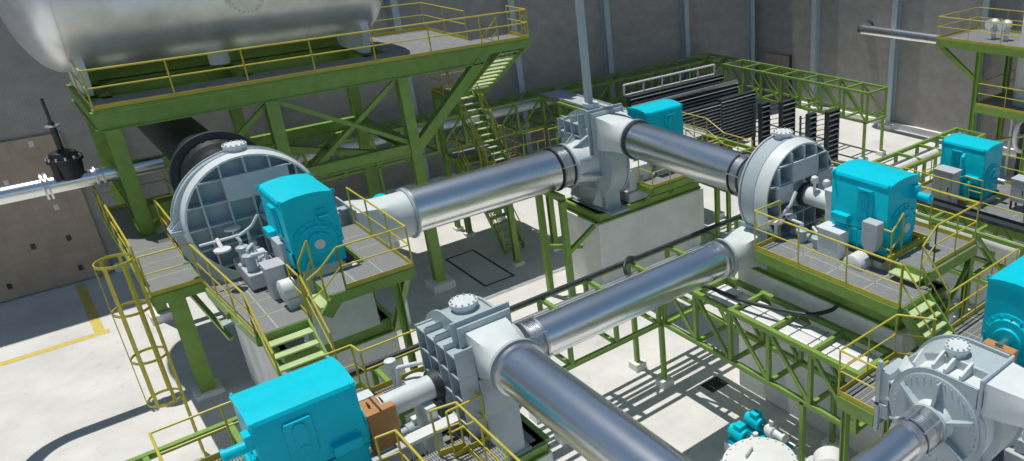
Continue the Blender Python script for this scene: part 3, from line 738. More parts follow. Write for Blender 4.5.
d = thing('motor_platform', 'raised railed platform around the motor of the largest compressor', 'platform', (5, 18, 0), group='railed access platforms')
deck(d, [rect(4.2, 6.15, 17.6, 18.75), rect(5.45, 6.15, 18.75, 21.4)], 5.6)
MB().bar((4.0, 17.6, 5.12), (4.35, 17.6, 5.5), .08, .28).build('step_stringer', M['green'], d); MB().box(3.95, 4.2, 17.7, 18.7, 5.26, 5.3).build('tread', M['tread'], d)
guardrail(d, [(4.55, 17.6, 5.6), (6.15, 17.6, 5.6), (6.15, 21.4, 5.6)])
guardrail(d, [(3.8, 17.6, 5.05), (4.1, 17.6, 5.2), (4.55, 17.6, 5.6)], toe=False, name='step_rail')
guardrail(d, [(3.95, 18.75, 5.0), (3.95, 18.75, 5.0), (4.25, 18.75, 5.5)], toe=False, name='step_rail')
for a_, b_ in (((5.85, 18.2, 5.3), (5.85, 18.2, 0)), ((6.1, 21.2, 5.3), (6.1, 21.2, 0)), ((6.1, 18.0, 5.3), (5.95, 19.3, 3.2))):
    MB().ibeam(a_, b_, .16, .16, .03, .02).build('leg', M['green'], d)
MB().box(4.0, 5.6, 19.3, 19.42, 3.5, 4.75).build('skirt_panel', M['palepaint'], d)

d = thing('access_platform', 'lower railed platform in front of the right compressor with stair down', 'platform', (13.6, 10, 0), group='railed access platforms')
deck(d, [rect(13.05, 14.32, 8.3, 12.7)], 5.3, .28, 'plate')
guardrail(d, [(14.0, 12.7, 5.3), (13.05, 12.7, 5.3), (13.05, 8.3, 5.3)], step=1.45)
stair(d, (13.65, 8.3, 5.3), (13.7, 7.5, 4.32), .95, 4, rails=(False, False))
guardrail(d, [(13.1, 8.3, 5.3), (13.2, 7.5, 4.32)], toe=False, name='handrail')
for y in (9.0, 10.6, 12.2):
    MB().bar((13.1, y, 5.1), (13.95, y, 4.4), .09).build('bracket', M['green'], d)

d = thing('motor_platform', 'upper railed platform at the end of the right motor', 'platform', (15.8, 9.4, 0), group='railed access platforms')
deck(d, [rect(14.4, 16.55, 8.45, 9.35), rect(15.95, 16.55, 9.35, 13.6)], 5.65, .28, 'plate')
MB().box(14.05, 14.4, 8.55, 9.3, 5.44, 5.48).build('tread', M['tread'], d)
guardrail(d, [(14.67, 8.5, 5.65), (16.5, 8.5, 5.65), (16.5, 13.6, 5.65), (15.95, 13.6, 5.65)], step=1.2)
guardrail(d, [(14.67, 8.5, 5.65), (14.15, 8.5, 5.3), (14.3, 7.8, 4.3)], toe=False, name='step_rail')
guardrail(d, [(14.32, 9.95, 5.3), (14.32, 9.45, 5.3), (14.75, 9.45, 5.65)], toe=False, name='step_rail')
MB().path([(14.2, 9.6, 5.68), (15.75, 9.6, 5.68)], .03, 4).bar((14.2, 9.45, 5.7), (15.8, 9.45, 5.7), .03, .12).bar((15.9, 9.45, 5.7), (15.9, 11.6, 5.7), .03, .12).build('toe_board', M['yellow'], d)
legs(d, [(16.45, 8.55), (16.45, 13.5), (14.5, 8.6)], 0, 5.3, .16)
MB().bar((16.45, 8.55, 5.1), (15.3, 8.55, 3.9), .09).build('brace', M['green'], d); MB().bar((16.45, 8.55, 4.0), (14.6, 8.55, 4.0), .09).build('brace', M['green'], d)

d = thing('access_platform', 'grating platform around the lower right compressor', 'platform', (13, 7.6, 0), group='railed access platforms')
deck(d, [rect(10.75, 12.6, 7.2, 8.1)], 4.3, .3, 'grate_wide'); deck(d, [rect(12.6, 17.5, 6.95, 7.95)], 4.3, .26, 'grate_wide')
guardrail(d, [(13.1, 7.4, 4.3), (12.7, 8.1, 4.3), (10.75, 8.1, 4.3), (10.75, 7.2, 4.3), (11.1, 7.2, 4.3)], step=.9)
guardrail(d, [(14.36, 7.82, 4.3), (17.5, 7.82, 4.3)], step=.6)
legs(d, [(10.9, 8.0), (12.5, 8.0), (14.5, 7.85), (17.3, 7.85)], 0, 4.0, .14)
d = thing('access_platform', 'small yellow edged platform by the right picture edge', 'platform', (12.6, 3.6, 0), group='railed access platforms')
deck(d, [rect(11.9, 14.0, 3.6, 4.25)], 4.3, .24, 'grate_wide')
guardrail(d, [(11.9, 4.25, 4.3), (11.9, 3.6, 4.3), (14, 3.6, 4.3)], step=1.0); legs(d, [(12.0, 3.7), (13.8, 3.7)], 0, 4.05, .14)

d = thing('access_platform', 'near railed grating platform below the orange coupling guard', 'platform', (3.5, 12, 0), group='railed access platforms')
deck(d, [rect(0.6, 5.05, 11.55, 12.75)], 4.0, .3, 'grate_wide'); deck(d, [rect(3.45, 4.6, 8.6, 11.55)], 4.0, .3, 'grate_wide')
guardrail(d, [(5.0, 12.95, 4.0), (5.05, 12.3, 4.0), (4.35, 12.3, 4.0)], step=.6)
guardrail(d, [(4.15, 12.55, 4.0), (4.62, 12.45, 4.0), (4.62, 8.6, 4.0)], step=1.0)
guardrail(d, [(3.1, 12.5, 4.0), (3.45, 12.45, 4.0), (3.45, 8.6, 4.0)], step=.9)
legs(d, [(0.8, 11.7), (4.9, 11.7), (3.6, 8.8), (4.5, 8.8)], 0, 3.7, .16)
d = thing('access_platform', 'grating platform behind the nearest motor and shaft', 'platform', (3, 15.2, 0), group='railed access platforms')
deck(d, [rect(.2, 5.3, 14.65, 15.6)], 4.0, .22, 'grate_wide'); deck(d, [rect(2.6, 3.9, 15.6, 16.75)], 4.0, .22, 'grate')
guardrail(d, [(5.3, 15.6, 4), (4.0, 15.6, 4), (3.95, 16.0, 4.0), (3.4, 16.0, 4.0)], step=.95); guardrail(d, [(2.5, 15.6, 4), (.2, 15.6, 4), (.2, 12.75, 4)], step=1.1)
deck(d, [rect(.2, 1.15, 12.75, 14.65)], 4.0, .22, 'grate_wide')
legs(d, [(.3, 15.4), (.3, 12.9), (5.2, 15.45)], 0, 3.8, .14)

d = thing('access_platform', 'small yellow railed platform on the upper middle plinth below its pipe', 'platform', (17, 21.2, 0), group='railed access platforms')
deck(d, [rect(16.1, 19.4, 20.75, 21.6)], 4.0, .25, 'plate')
guardrail(d, [(16.1, 21.5, 4.0), (16.1, 20.75, 4.0), (19.4, 20.75, 4.0), (19.4, 23.6, 4.0)], step=.9)
legs(d, [(19.3, 20.85)], 0, 3.75, .14)
for x in (16.3, 17.6): MB().bar((x, 20.9, 3.85), (x, 21.6, 3.15), .08).build('bracket', M['green'], d)
d = thing('access_platform', 'railed walkway with sloping handrail behind the small looking motor', 'walkway', (20, 22, 0), group='railed access platforms')
deck(d, [rect(19.4, 20.8, 20.3, 24.5)], 4.1, .25, 'plate')
guardrail(d, [(19.5, 24.4, 4.1), (20.7, 24.4, 4.1), (20.75, 22.9, 4.1), (20.75, 21.9, 3.7), (20.75, 20.3, 3.7)], step=.8, toe=False)
guardrail(d, [(19.4, 23.9, 4.1), (19.4, 22.9, 4.1), (19.4, 21.9, 3.7), (19.4, 20.3, 3.7)], step=.8, toe=False)
legs(d, [(19.5, 24.3), (20.7, 24.3), (20.7, 20.4), (19.5, 20.4)], 0, 3.9, .14)

# frames under the thick pipe
d = thing('pipe_support', 'green goal-post frame under the thick silver pipe end', 'pipe support', (13.0, 23.4, 0), group='green pipe supports')
for y in (21.7, 23.2): MB().bar((12.9, y, 0), (12.9, y, 4.25), .2).build('leg', M['green'], d)
MB().bar((12.9, 21.6, 4.3), (12.9, 23.3, 4.3), .2).build('cross_beam', M['green'], d); MB().bar((12.9, 21.7, 2.2), (14.1, 21.7, 2.9), .14).build('brace', M['green'], d)
MB().bar((12.9, 23.2, 2.0), (14.1, 22.6, 1.8), .14).build('brace', M['green'], d)

# far right motor platform
d = thing('access_platform', 'long railed platform around the far right motor', 'platform', (24.5, 12, 0), group='railed access platforms')
deck(d, [rect(22.55, 23.4, 5.5, 14.6), rect(25.2, 26.2, 5.5, 14.6), rect(23.4, 25.2, 14.0, 14.6), rect(23.4, 25.2, 5.5, 11.9)], 3.5, .3, 'plate')
guardrail(d, [(22.55, 5.5, 3.5), (22.55, 14.6, 3.5), (26.2, 14.6, 3.5), (26.2, 5.5, 3.5)], step=1.6)
guardrail(d, [(23.4, 12.0, 3.5), (23.4, 13.9, 3.5)], step=.5, h=1.0)
legs(d, [(22.65, 14.5), (26.1, 14.5), (26.1, 9.0), (22.65, 6)], 0, 3.25, .14)

# ladder with cage
ld = thing('caged_ladder', 'yellow caged ladder standing on the floor at the left platform', 'ladder', (1.25, 22.0, 0))
LX, LY = 1.22, 22.0
for y in (LY, LY + .46): MB().bar((LX, y, .05), (LX, y, 6.05), .06, .05).build('rail', M['yellow'], ld)
for k in range(19): MB().tube((LX, LY, .3 + .27 * k), (LX, LY + .46, .3 + .27 * k), .016, 6).build('rung', M['yellow'], ld)
cg = MB(); cyy = LY + .23
def arc(z, n=16): return [(LX - .36 - .40 * cos(a_) , cyy + .40 * sin(a_), z) for a_ in [radians(-150 + 300 * k / n) for k in range(n + 1)]]
for z in (2.1, 3.4, 4.75, 6.05):
    p = arc(z); p = [(LX, LY, z)] + p + [(LX, LY + .46, z)]
    hp = MB()
    for a_, b_ in zip(p[:-1], p[1:]): hp.bar(a_, b_, .02, .07)
    hp.build('cage_hoop', M['yellow'], ld)
for k in (2, 5, 8, 11, 14):
    q = arc(0)[k]; MB().bar((q[0], q[1], 2.08), (q[0], q[1], 6.08), .075, .02, up=(q[0] - LX + .36, q[1] - cyy, 0.01)).build('cage_strap', M['yellow'], ld)

# ------------------------------------------------------------------ pipe racks
rack('pipe_rack', 'long truss rack with slim posts under the centre silver pipe', 'x', -1.5, 30.3, 15.74, 17.07, 2.2, 3.75, 1.52, posts=(3.0, 8.6, 12.2, 17.0, 22.5, 30.2), diag=False)
rack('pipe_rack', 'truss rack beside the long concrete plinth, lower centre right', 'y', 8.7, 15.6, 12.25, 13.5, 2.2, 3.75, 1.33, posts=(10.3,))
rack('pipe_rack', 'truss rack along the foot of the back wall', 'x', 6.0, 34.4, 36.15, 37.5, 2.2, 3.75, 1.5, posts=(6.2, 12, 18, 24, 30))
rack('pipe_rack', 'truss rack along the right wall near the corner', 'y', 23.7, 36.0, 32.8, 34.4, 2.2, 3.75, 1.5, posts=(23.8, 29, 35))
rack('pipe_rack', 'truss rack behind the right motor, running to the back wall with a grey tray', 'y', 4.5, 36.0, 20.95, 22.3, 2.2, 3.75, 1.6, posts=(5, 10, 14, 24, 30, 35))
# services in the racks
G = 'pipes lying in the truss racks'
def smooth(p, n=6):
    p = [V(q) for q in p]; o = []
    for i in range(len(p) - 1):
        a, b, c, d_ = p[max(0, i - 1)], p[i], p[i + 1], p[min(len(p) - 1, i + 2)]
        for k in range(n):
            t_ = k / n; o.append(.5 * ((2 * b) + (c - a) * t_ + (2 * a - 5 * b + 4 * c - d_) * t_ ** 2 + (3 * b - a - 3 * c + d_) * t_ ** 3))
    return o + [p[-1]]
def runpipe(name, label, pts, r, m, cat='pipe', group=G):
    o = MB().sweep(smooth(pts), r, 14) if len(pts) > 2 else MB().tube(pts[0], pts[1], r, 16)
    p0 = V(pts[0]); return tag(o.build(name, M[m], loc=p0), label, cat, group)
def arcpts(c, r, ax, ay, a0, a1, n=8):
    return [V(c) + V(ax) * r * cos(a0 + (a1 - a0) * k / n) + V(ay) * r * sin(a0 + (a1 - a0) * k / n) for k in range(n + 1)]
runpipe('rack_pipe', 'slim silver pipe in the rack behind the centre silver pipe', [(6.6, 16.15, 3.62), (28, 16.15, 3.62)], .17, 'alu')
runpipe('rack_pipe', 'second slim silver pipe in the rack behind the centre silver pipe', [(6.6, 16.55, 3.55), (28, 16.55, 3.55)], .12, 'steel_rough')
runpipe('rack_pipe', 'thin dark pipe along the far rail of the centre rack', [(3.2, 16.86, 3.9), (20.5, 16.86, 3.9)], .07, 'dark')
def tray(label, axis, a0, a1, b0, b1, z, m='alu'):
    P = (lambda a, b: (a, b)) if axis == 'x' else (lambda a, b: (b, a))
    t = thing('cable_tray', label, 'cable tray', (*P(a0, b0), z), group='cable trays in the racks')
    def bx(b_0, b_1, z0, z1):
        if axis == 'x': return MB().box(a0, a1, b_0, b_1, z0, z1)
        return MB().box(b_0, b_1, a0, a1, z0, z1)
    bx(b0, b1, z, z + .02).build('tray_base', M[m], t)
    for b in (b0, b1): bx(b - .015, b + .015, z, z + .12).build('tray_side', M[m], t)
    return t
for x, l in ((12.52, 'left of the two bright flat ducts in the rack beside the long plinth'), (12.94, 'right of the two bright flat ducts in the rack beside the long plinth')):
    t = thing('flat_duct', l, 'duct', (x, 12, 3.4), group='bright flat ducts in the rack')
    MB().box(x, x + .38, 8.9, 15.6, 3.38, 3.66).build('sheet_casing', M['alu'], t, bevel=.03)
    for k in range(11): MB().box(x - .012, x + .392, 9.2 + k * .6, 9.24 + k * .6, 3.375, 3.672).build('seam_strap', M['steel_rough'], t)
runpipe('rack_pipe', 'dark hose sagging across the rack beside the long plinth', [(12.3, 15.3, 4.0), (12.55, 14.2, 3.9), (12.6, 12.8, 3.95), (12.85, 11.6, 4.02), (13.15, 10.9, 4.05), (13.6, 10.6, 4.1), (13.75, 10.5, 4.25)], .055, 'dark', 'hose')
tray('grey cable tray on top of the rack behind the upper middle compressor', 'y', 24.5, 36.5, 21.1, 22.2, 3.84, 'cabinet')
tray('dark grey tray on the rack behind the right motor', 'y', 5, 16, 21.7, 22.2, 3.84, 'dark')
runpipe('rack_pipe', 'white lagged pipe in the rack behind the right motor', [(21.35, 4.6, 3.4), (21.35, 16, 3.4)], .24, 'white')
runpipe('rack_pipe', 'long silver pipe in the rack along the back wall', [(6.5, 36.6, 3.3), (22, 36.6, 3.3)], .2, 'alu')
runpipe('rack_pipe', 'curved black hose beside the silver pipe reducer', [V((12.3, 16.84, 3.9)), V((11.9, 16.7, 4.1)), V((11.6, 16.5, 4.0)), V((11.55, 16.35, 3.8))], .05, 'dark', 'hose')

# ------------------------------------------------------------------ left pipe with valve
t = thing('steam_pipe', 'silver pipe crossing the brown door bay at the left edge', 'pipe', (-1, 27.4, 6.8))
pp = [V((3.0, 27.4, 6.8)), V((-1.6, 27.4, 6.8))] + [V((-1.6 - 1.2 * sin(a_), 27.4 - 1.2 * (1 - cos(a_)), 6.8)) for a_ in [k * pi / 16 for k in range(1, 9)]] + [V((-2.8, 14, 6.8))]
MB().sweep(pp, .24, 28).build('jacket', M['steel'], t)
for x in (.18, .28): MB().ring((x, 27.4, 6.8), (1, 0, 0), .2, .38, .05, 28).build('flange', M['steel_rough'], t)
for x in (1.35, 1.5, 2.2): MB().ring((x, 27.4, 6.8), (1, 0, 0), .2, .34, .05, 24).build('flange', M['steel_rough'], t)
v = thing('control_valve', 'black control valve with tall spindle on the left silver pipe', 'valve', (.95, 27.4, 6.8))
MB().lathe((.85, 27.4, 6.9), (0, 0, 1), [(0, .3), (.35, .36), (.5, .36), (.5, .42), (.58, .42), (.58, .36), (.75, .30), (.82, .12)], 28).build('body', M['black'], v)
MB().tube((.85, 27.4, 7.7), (.85, 27.4, 8.5), .075, 12).tube((.85, 27.4, 8.5), (.85, 27.4, 9.15), .04, 10).build('spindle', M['dark'], v)
MB().lathe((.85, 27.4, 8.35), (0, 0, 1), [(0, .08), (.02, .17), (.05, .17), (.07, .08)], 20).build('handwheel', M['steel_rough'], v)
for k in range(12): MB().tube((.85 + .39 * cos(k * pi / 6), 27.4 + .39 * sin(k * pi / 6), 7.48), (.85 + .39 * cos(k * pi / 6), 27.4 + .39 * sin(k * pi / 6), 7.56), .03, 6).build('bolt', M['steel_rough'], v)
MB().box(.5, .62, 27.1, 27.7, 6.95, 7.4).build('positioner', M['dark'], v)

# ------------------------------------------------------------------ wall pipe, high platform and vessel at the right
t = thing('wall_pipe', 'silver pipe running along the right wall to the high platform', 'pipe', (38.4, 28.5, 5.8))
pp = [V((39.2, 28.5, 5.8)), V((38.55, 28.5, 5.8))] + [V((38.55 - .4 * sin(a_), 28.5 - .4 * (1 - cos(a_)), 5.8)) for a_ in [k * pi / 12 for k in range(1, 7)]] + [V((38.15, 12, 5.8))]
MB().sweep(pp, .29, 24).build('jacket', M['steel'], t)
MB().lathe((39.2, 28.5, 5.8), (-1, 0, 0), [(0, .34), (.1, .34)], 24).build('wall_collar', M['dark'], t)
hp = thing('tower_platform', 'high two level green platform with yellow rails at the upper right', 'platform', (36, 18, 0))
deck(hp, [rect(34.5, 38.2, 15.9, 21.0), rect(34.5, 35.4, 11, 15.9), rect(37.0, 38.2, 11, 15.9)], 6.62, .34, 'plate')
guardrail(hp, [(34.5, 11, 6.62), (34.5, 21.0, 6.62), (38.2, 21.0, 6.62), (38.2, 11, 6.62)], step=1.7)
guardrail(hp, [(37.0, 17.6, 6.62), (37.0, 16.4, 6.62), (38.2, 16.4, 6.62)], step=1.0)
deck(hp, [rect(34.5, 38.2, 15.9, 18.6), rect(34.5, 35.3, 11, 15.9), rect(37.2, 38.2, 11, 15.9)], 3.72, .34, 'plate')
guardrail(hp, [(34.5, 11, 3.72), (34.5, 18.6, 3.72), (38.2, 18.6, 3.72)], step=1.5)
for x, y in ((34.6, 18.7), (37.6, 18.7), (34.6, 15.8), (37.6, 15.8)):
    MB().ibeam((x, y, 0), (x, y, 6.3), .26, .26, .04, .03, up=(0, 1, 0)).build('leg', M['green'], hp)
MB().bar((34.6, 20.9, 6.35), (34.6, 18.8, 4.9), .2).build('brace', M['green'], hp)
MB().bar((34.6, 17.9, 1.9), (36.5, 15.8, 2.5), .2, .1).build('brace', M['tread'], hp)
vs_ = thing('pressure_vessel', 'tall pale vessel standing through the high platform at the right edge', 'vessel', (36.2, 16.75, 0))
MB().lathe((36.2, 16.75, 2.9), (0, 0, 1), [(0, .05), (.12, .45), (.35, .66), (.6, .72), (6.5, .72), (6.9, .6), (7.2, .3), (7.25, .05)], 40).build('shell', M['white'], vs_)
MB().lathe((35.6, 16.6, 4.2), V((-1, .5, 0)), [(0, .22), (.25, .22), (.25, .42), (.32, .42), (.36, .1)], 28).build('manway', M['palepaint'], vs_)
MB().tube((36.2, 16.75, 2.9), (36.2, 16.75, .1), .2, 16).build('outlet_pipe', M['dark'], vs_)
for k in range(3): MB().bar((36.2 + .6 * cos(k * 2.1), 16.75 + .6 * sin(k * 2.1), 3.3), (36.2 + .6 * cos(k * 2.1), 16.75 + .6 * sin(k * 2.1), 0), .12).build('leg', M['palepaint'], vs_)
runpipe('drain_pipe', 'pale curled drain pipe under the tall vessel', [V((35.4, 16.5, 3.2)), V((35.1, 16.6, 2.9)), V((35.0, 16.6, 2.2)), V((35.2, 16.5, 1.7)), V((35.6, 16.3, 1.6))], .1, 'alu', 'pipe', None)
for y, l in ((18.95, 'left of the two white relief valves on the high platform'), (18.3, 'right of the two white relief valves on the high platform')):
    r_ = thing('relief_valve', l, 'valve', (36.2, y, 6.62), group='white relief valves')
    MB().lathe((36.2, y, 6.62), (0, 0, 1), [(0, .12), (.42, .11), (.46, .2), (.52, .2), (.55, .14), (.7, .25), (.85, .22), (.95, .1)], 20).build('body', M['white'], r_)
    MB().lathe((36.2, y, 7.3), (-1, .2, .1), [(0, .15), (.35, .15), (.35, .25), (.42, .25)], 18).build('side_flange', M['white'], r_)

# ------------------------------------------------------------------ louvre panels in the back corner
M['slat'] = mat('slat_grey', (.42, .44, .45), .5, .1, var=.1)
def louvre(label, x0, x1, y, z0, z1, cap=None, n=14, th=.28):
    t = thing('louvre_panel', label, 'louvre panel', ((x0 + x1) / 2, y, 0), group='black louvred cooler panels')
    MB().box(x0, x1, y, y + th * .6, z0, z1).build('panel', M['black'], t)
    sl = MB()
    for k in range(n):
        z = z0 + (k + .5) * (z1 - z0) / n
        sl.bar((x0 - .02, y - .08, z), (x1 + .02, y - .08, z), .20, .035)
    sl.build('slats', M['slat'], t)
    f = MB()
    for x in (x0, x1): f.box(x - .04, x + .04, y - .12, y + th * .6, z0, z1 + .02)
    f.box(x0, x1, y - .1, y + th * .6, z1, z1 + .05); f.build('frame', M['dark'], t)
    if cap: MB().tube((x0 - .1, y + .05, z1 + .15), (x1 + .1, y + .05, z1 + .15), .13, 14).build('header_pipe', M['steel_rough'], t)
    for x in (x0 + .1, x1 - .1): MB().box(x - .06, x + .06, y - .06, y + .06, 0, z0).build('leg', M['dark'], t)
    return t
louvre('front right black louvre panel of the stack before the corner', 28.2, 30.8, 30.0, .6, 3.2)
louvre('front left black louvre panel of the stack before the corner', 24.6, 28.1, 30.0, .6, 3.1)
louvre('middle row black louvre panel under a silver header pipe', 23.6, 31.0, 31.6, .6, 3.3, cap=True)
louvre('rear row black louvre panel behind the silver header pipe', 24.4, 31.2, 33.0, .6, 3.6)
t = thing('handrail_frame', 'white tubular frame on top of the rear louvre row', 'frame', (27, 33.3, 3.6))
f = MB().path([(24.4, 33.4, 3.65), (24.4, 33.4, 4.2), (31, 33.4, 4.2), (31, 33.4, 3.65)], .06, 8)
for k in range(1, 5): f.tube((24.4 + 1.32 * k, 33.4, 3.65), (24.4 + 1.32 * k, 33.4, 4.2), .05, 8)
f.path([(24.4, 33.4, 3.65), (31, 33.4, 3.65)], .05, 8); f.build('tubes', M['white'], t)
for (x0, x1, y, z1, l) in ((30.0, 30.6, 28.7, 2.85, 'left one of the rear pair'), (31.0, 32.0, 28.1, 2.85, 'right one of the rear pair'), (30.1, 30.6, 25.4, 2.85, 'left one of the front pair'), (31.1, 31.9, 24.95, 2.85, 'right one of the front pair')):
    louvre('upright black louvre panel behind the white rimmed compressor, ' + l, x0, x1, y, .1, z1, n=10)
for y0_, y1_, l in ((28.8, 28.15, 'rear'), (25.5, 25.0, 'front')):
    t = thing('slat_screen', 'thin dark rods spanning the gap in the ' + l + ' pair of upright black panels', 'screen', (31, y0_, 0))
    for k in range(10):
        z = .25 + k * .275; MB().bar((29.6, y0_ + .1, z), (32.1, y1_, z), .03).build('rod', M['dark'], t)
    for x in (29.6, 32.1): MB().box(x - .04, x + .04, (y0_ if x < 30 else y1_) - .04, (y0_ if x < 30 else y1_) + .04, 0, 2.9).build('post', M['dark'], t)
# ------------------------------------------------------------------ auxiliary equipment
def box_on(name, label, cat, x0, x1, y0, y1, z0, z1, m='cabinet', leg=0., door=True, group=None):
    t = thing(name, label, cat, ((x0 + x1) / 2, (y0 + y1) / 2, z0 - leg), group=group)
    b = MB().box(x0, x1, y0, y1, z0, z1).build('body', M[m], t, bevel=.03)
    MB().box(x0 - .03, x1 + .03, y0 - .03, y1 + .03, z1 - .02, z1 + .02).build('lid', M[m], t, bevel=.01)
    if door:
        MB().box(x0 - .015, x0, y0 + .08, y1 - .08, z0 + .1, z1 - .1).build('door', M[m], t)
        MB().box(x0 - .04, x0 - .015, y0 + .14, y0 + .17, (z0 + z1) / 2 - .08, (z0 + z1) / 2 + .08).build('handle', M['dark'], t)
    if leg:
        for x in (x0 + .06, x1 - .06):
            for y in (y0 + .06, y1 - .06): MB().box(x - .03, x + .03, y - .03, y + .03, z0 - leg, z0).build('leg', M['dark'], t)
    return t
def oil_unit(label, o, rz, group='grey oil pump sets'):
    """small lube oil set: tank, two pumps, filters, pipes and valve wheel; local x along the shaft"""
    t = thing('oil_pump_set', label, 'pump set', o, rz, group)
    B = lambda mb, n, m='paint', par=None, bevel=0.: mb.build(n, M[m], par or t, bevel, True)
    B(MB().box(-.75, .75, -.38, .38, 0, .40), 'oil_tank', 'cabinet', bevel=.03)
    for x in (-.42, .30):
        p = B(MB().tube((x - .26, .12, .56), (x + .16, .12, .56), .14, 18).tube((x + .16, .12, .56), (x + .34, .12, .56), .09, 14).box(x - .2, x + .1, 0, .24, .38, .46), 'pump')
        B(MB().box(x - .16, x + .02, .04, .2, .68, .80), 'terminal_box', 'white', p, bevel=.01)
    B(MB().lathe((-.10, -.20, .38), (0, 0, 1), [(0, .12), (.42, .12), (.42, .16), (.5, .16), (.55, .06)], 18), 'filter_housing')
    B(MB().lathe((.42, -.20, .38), (0, 0, 1), [(0, .12), (.36, .12), (.36, .16), (.44, .16), (.48, .06)], 18), 'filter_housing')
    for pts_, r_ in (([(-.1, -.2, .85), (-.1, -.2, 1.05), (-.6, -.2, 1.05), (-.6, .1, 1.05), (-.6, .1, .6)], .04), ([(.42, -.2, .8), (.42, -.2, .95), (.1, .0, .95), (.1, .12, .6)], .035), ([(.5, .12, .56), (.72, .12, .56), (.72, .12, .9), (.72, -.2, .9)], .045)):
        B(MB().path(pts_, r_, 8), 'pipe_run', 'palepaint')
    w = B(MB().tube((-.66, -.2, 1.05), (-.66, -.2, 1.2), .03, 8).lathe((-.66, -.2, 1.16), (0, 0, 1), [(0, .10), (.03, .19), (.07, .19), (.09, .08)], 20), 'valve_wheel', 'white')
    return t
# M1
oil_unit('grey oil pump set between the largest compressor and its motor', (3.55, 21.1, 5.05), -pi / 2)
box_on('junction_box', 'grey upright box beside the motor of the largest compressor', 'junction box', 3.42, 3.82, 19.5, 20.0, 5.0, 5.85, 'cabinet', door=False)
box_on('junction_box', 'grey side box against the motor of the largest compressor', 'junction box', 3.84, 4.0, 19.55, 20.4, 5.55, 6.35, 'cabinet', door=False)
t = thing('hand_valve', 'white handwheel valve on a pipe across the largest compressor', 'valve', (2.9, 21.25, 5.9), group='white handwheel valves')
MB().path([(2.5, 21.3, 6.2), (3.4, 21.3, 6.2), (3.7, 21.3, 6.35), (3.9, 21.3, 6.6)], .035, 10).build('pipe', M['palepaint'], t)
MB().tube((2.9, 21.3, 6.25), (2.9, 21.0, 6.05), .05, 10).lathe((2.9, 21.0, 6.0), (0, 0, 1), [(0, .06), (.03, .19), (.08, .19), (.10, .06)], 24).build('handwheel', M['white'], t)
t = thing('filter_drum', 'white round drum at the foot of the largest compressor motor', 'drum', (3.95, 18.95, 5.2), group='white filter drums')
MB().lathe((3.80, 18.95, 5.45), (-1, 0, 0), [(0, .26), (.3, .26), (.33, .2)], 24).build('shell', M['white'], t); MB().box(3.55, 3.8, 18.75, 19.15, 5.0, 5.25).build('cradle', M['palepaint'], t)
# M3
oil_unit('grey oil pump set below the shaft of the right compressor', (14.45, 12.05, 4.75), -pi / 2)
box_on('coupling_box', 'pale box over the coupling of the right compressor', 'coupling box', 14.62, 15.3, 11.42, 11.72, 5.1, 6.75, 'palepaint', door=False)
box_on('junction_box', 'large pale cabinet by the right motor behind the railing', 'cabinet', 14.02, 14.45, 10.75, 11.45, 4.9, 6.0, 'palepaint', door=False)
t = thing('terminal_box', 'grey hanging terminal box with a pointed base on the right motor', 'terminal box', (14.2, 9.95, 5.7))
MB().prism([(14.06, 9.70, 6.55), (14.06, 10.14, 6.55), (14.06, 10.14, 6.0), (14.06, 10.02, 5.75), (14.06, 9.82, 5.75), (14.06, 9.70, 6.0)], (.3, 0, 0)).build('body', M['cabinet'], t, bevel=.03)
t = thing('filter_drum', 'white round drum behind the railing under the hanging terminal box', 'drum', (14.1, 9.95, 5.0), group='white filter drums')
MB().lathe((14.3, 10.25, 5.35), (-1, 0, 0), [(0, .28), (.4, .28), (.44, .2)], 24).build('shell', M['white'], t); MB().box(14.0, 14.3, 9.9, 10.6, 4.5, 5.1).build('cradle', M['palepaint'], t)
t = thing('hand_valve', 'white handwheel valve in front of the right compressor', 'valve', (13.9, 12.75, 5.7), group='white handwheel valves')
MB().path([(13.9, 12.75, 5.3), (13.9, 12.75, 5.8), (14.3, 12.6, 6.2), (14.5, 12.6, 6.5)], .05, 10).build('pipe', M['palepaint'], t); MB().lathe((13.9, 12.75, 5.75), (0, 0, 1), [(0, .08), (.03, .22), (.10, .22), (.13, .08)], 24).build('handwheel', M['white'], t)
for y, l in ((12.35, 'nearest the casing'), (11.95, 'nearer the motor')):
    t = thing('breather_valve', 'small white ball valve on the shaft tube of the right compressor ' + l, 'valve', (14.95, y, 6.45), group='small white ball valves on the shaft tube')
    MB().lathe((14.95, y, 6.44), (0, 0, 1), [(0, .04), (.22, .04), (.25, .09), (.33, .11), (.41, .09), (.45, .03)], 16).build('body', M['white'], t)
# M2
oil_unit('grey oil pump set beside the upper middle compressor', (16.4, 21.95, 3.32), 0)
box_on('junction_box', 'grey box leaning by the upper middle compressor', 'junction box', 15.75, 16.75, 21.65, 22.1, 3.3, 4.6, 'palepaint', door=False)
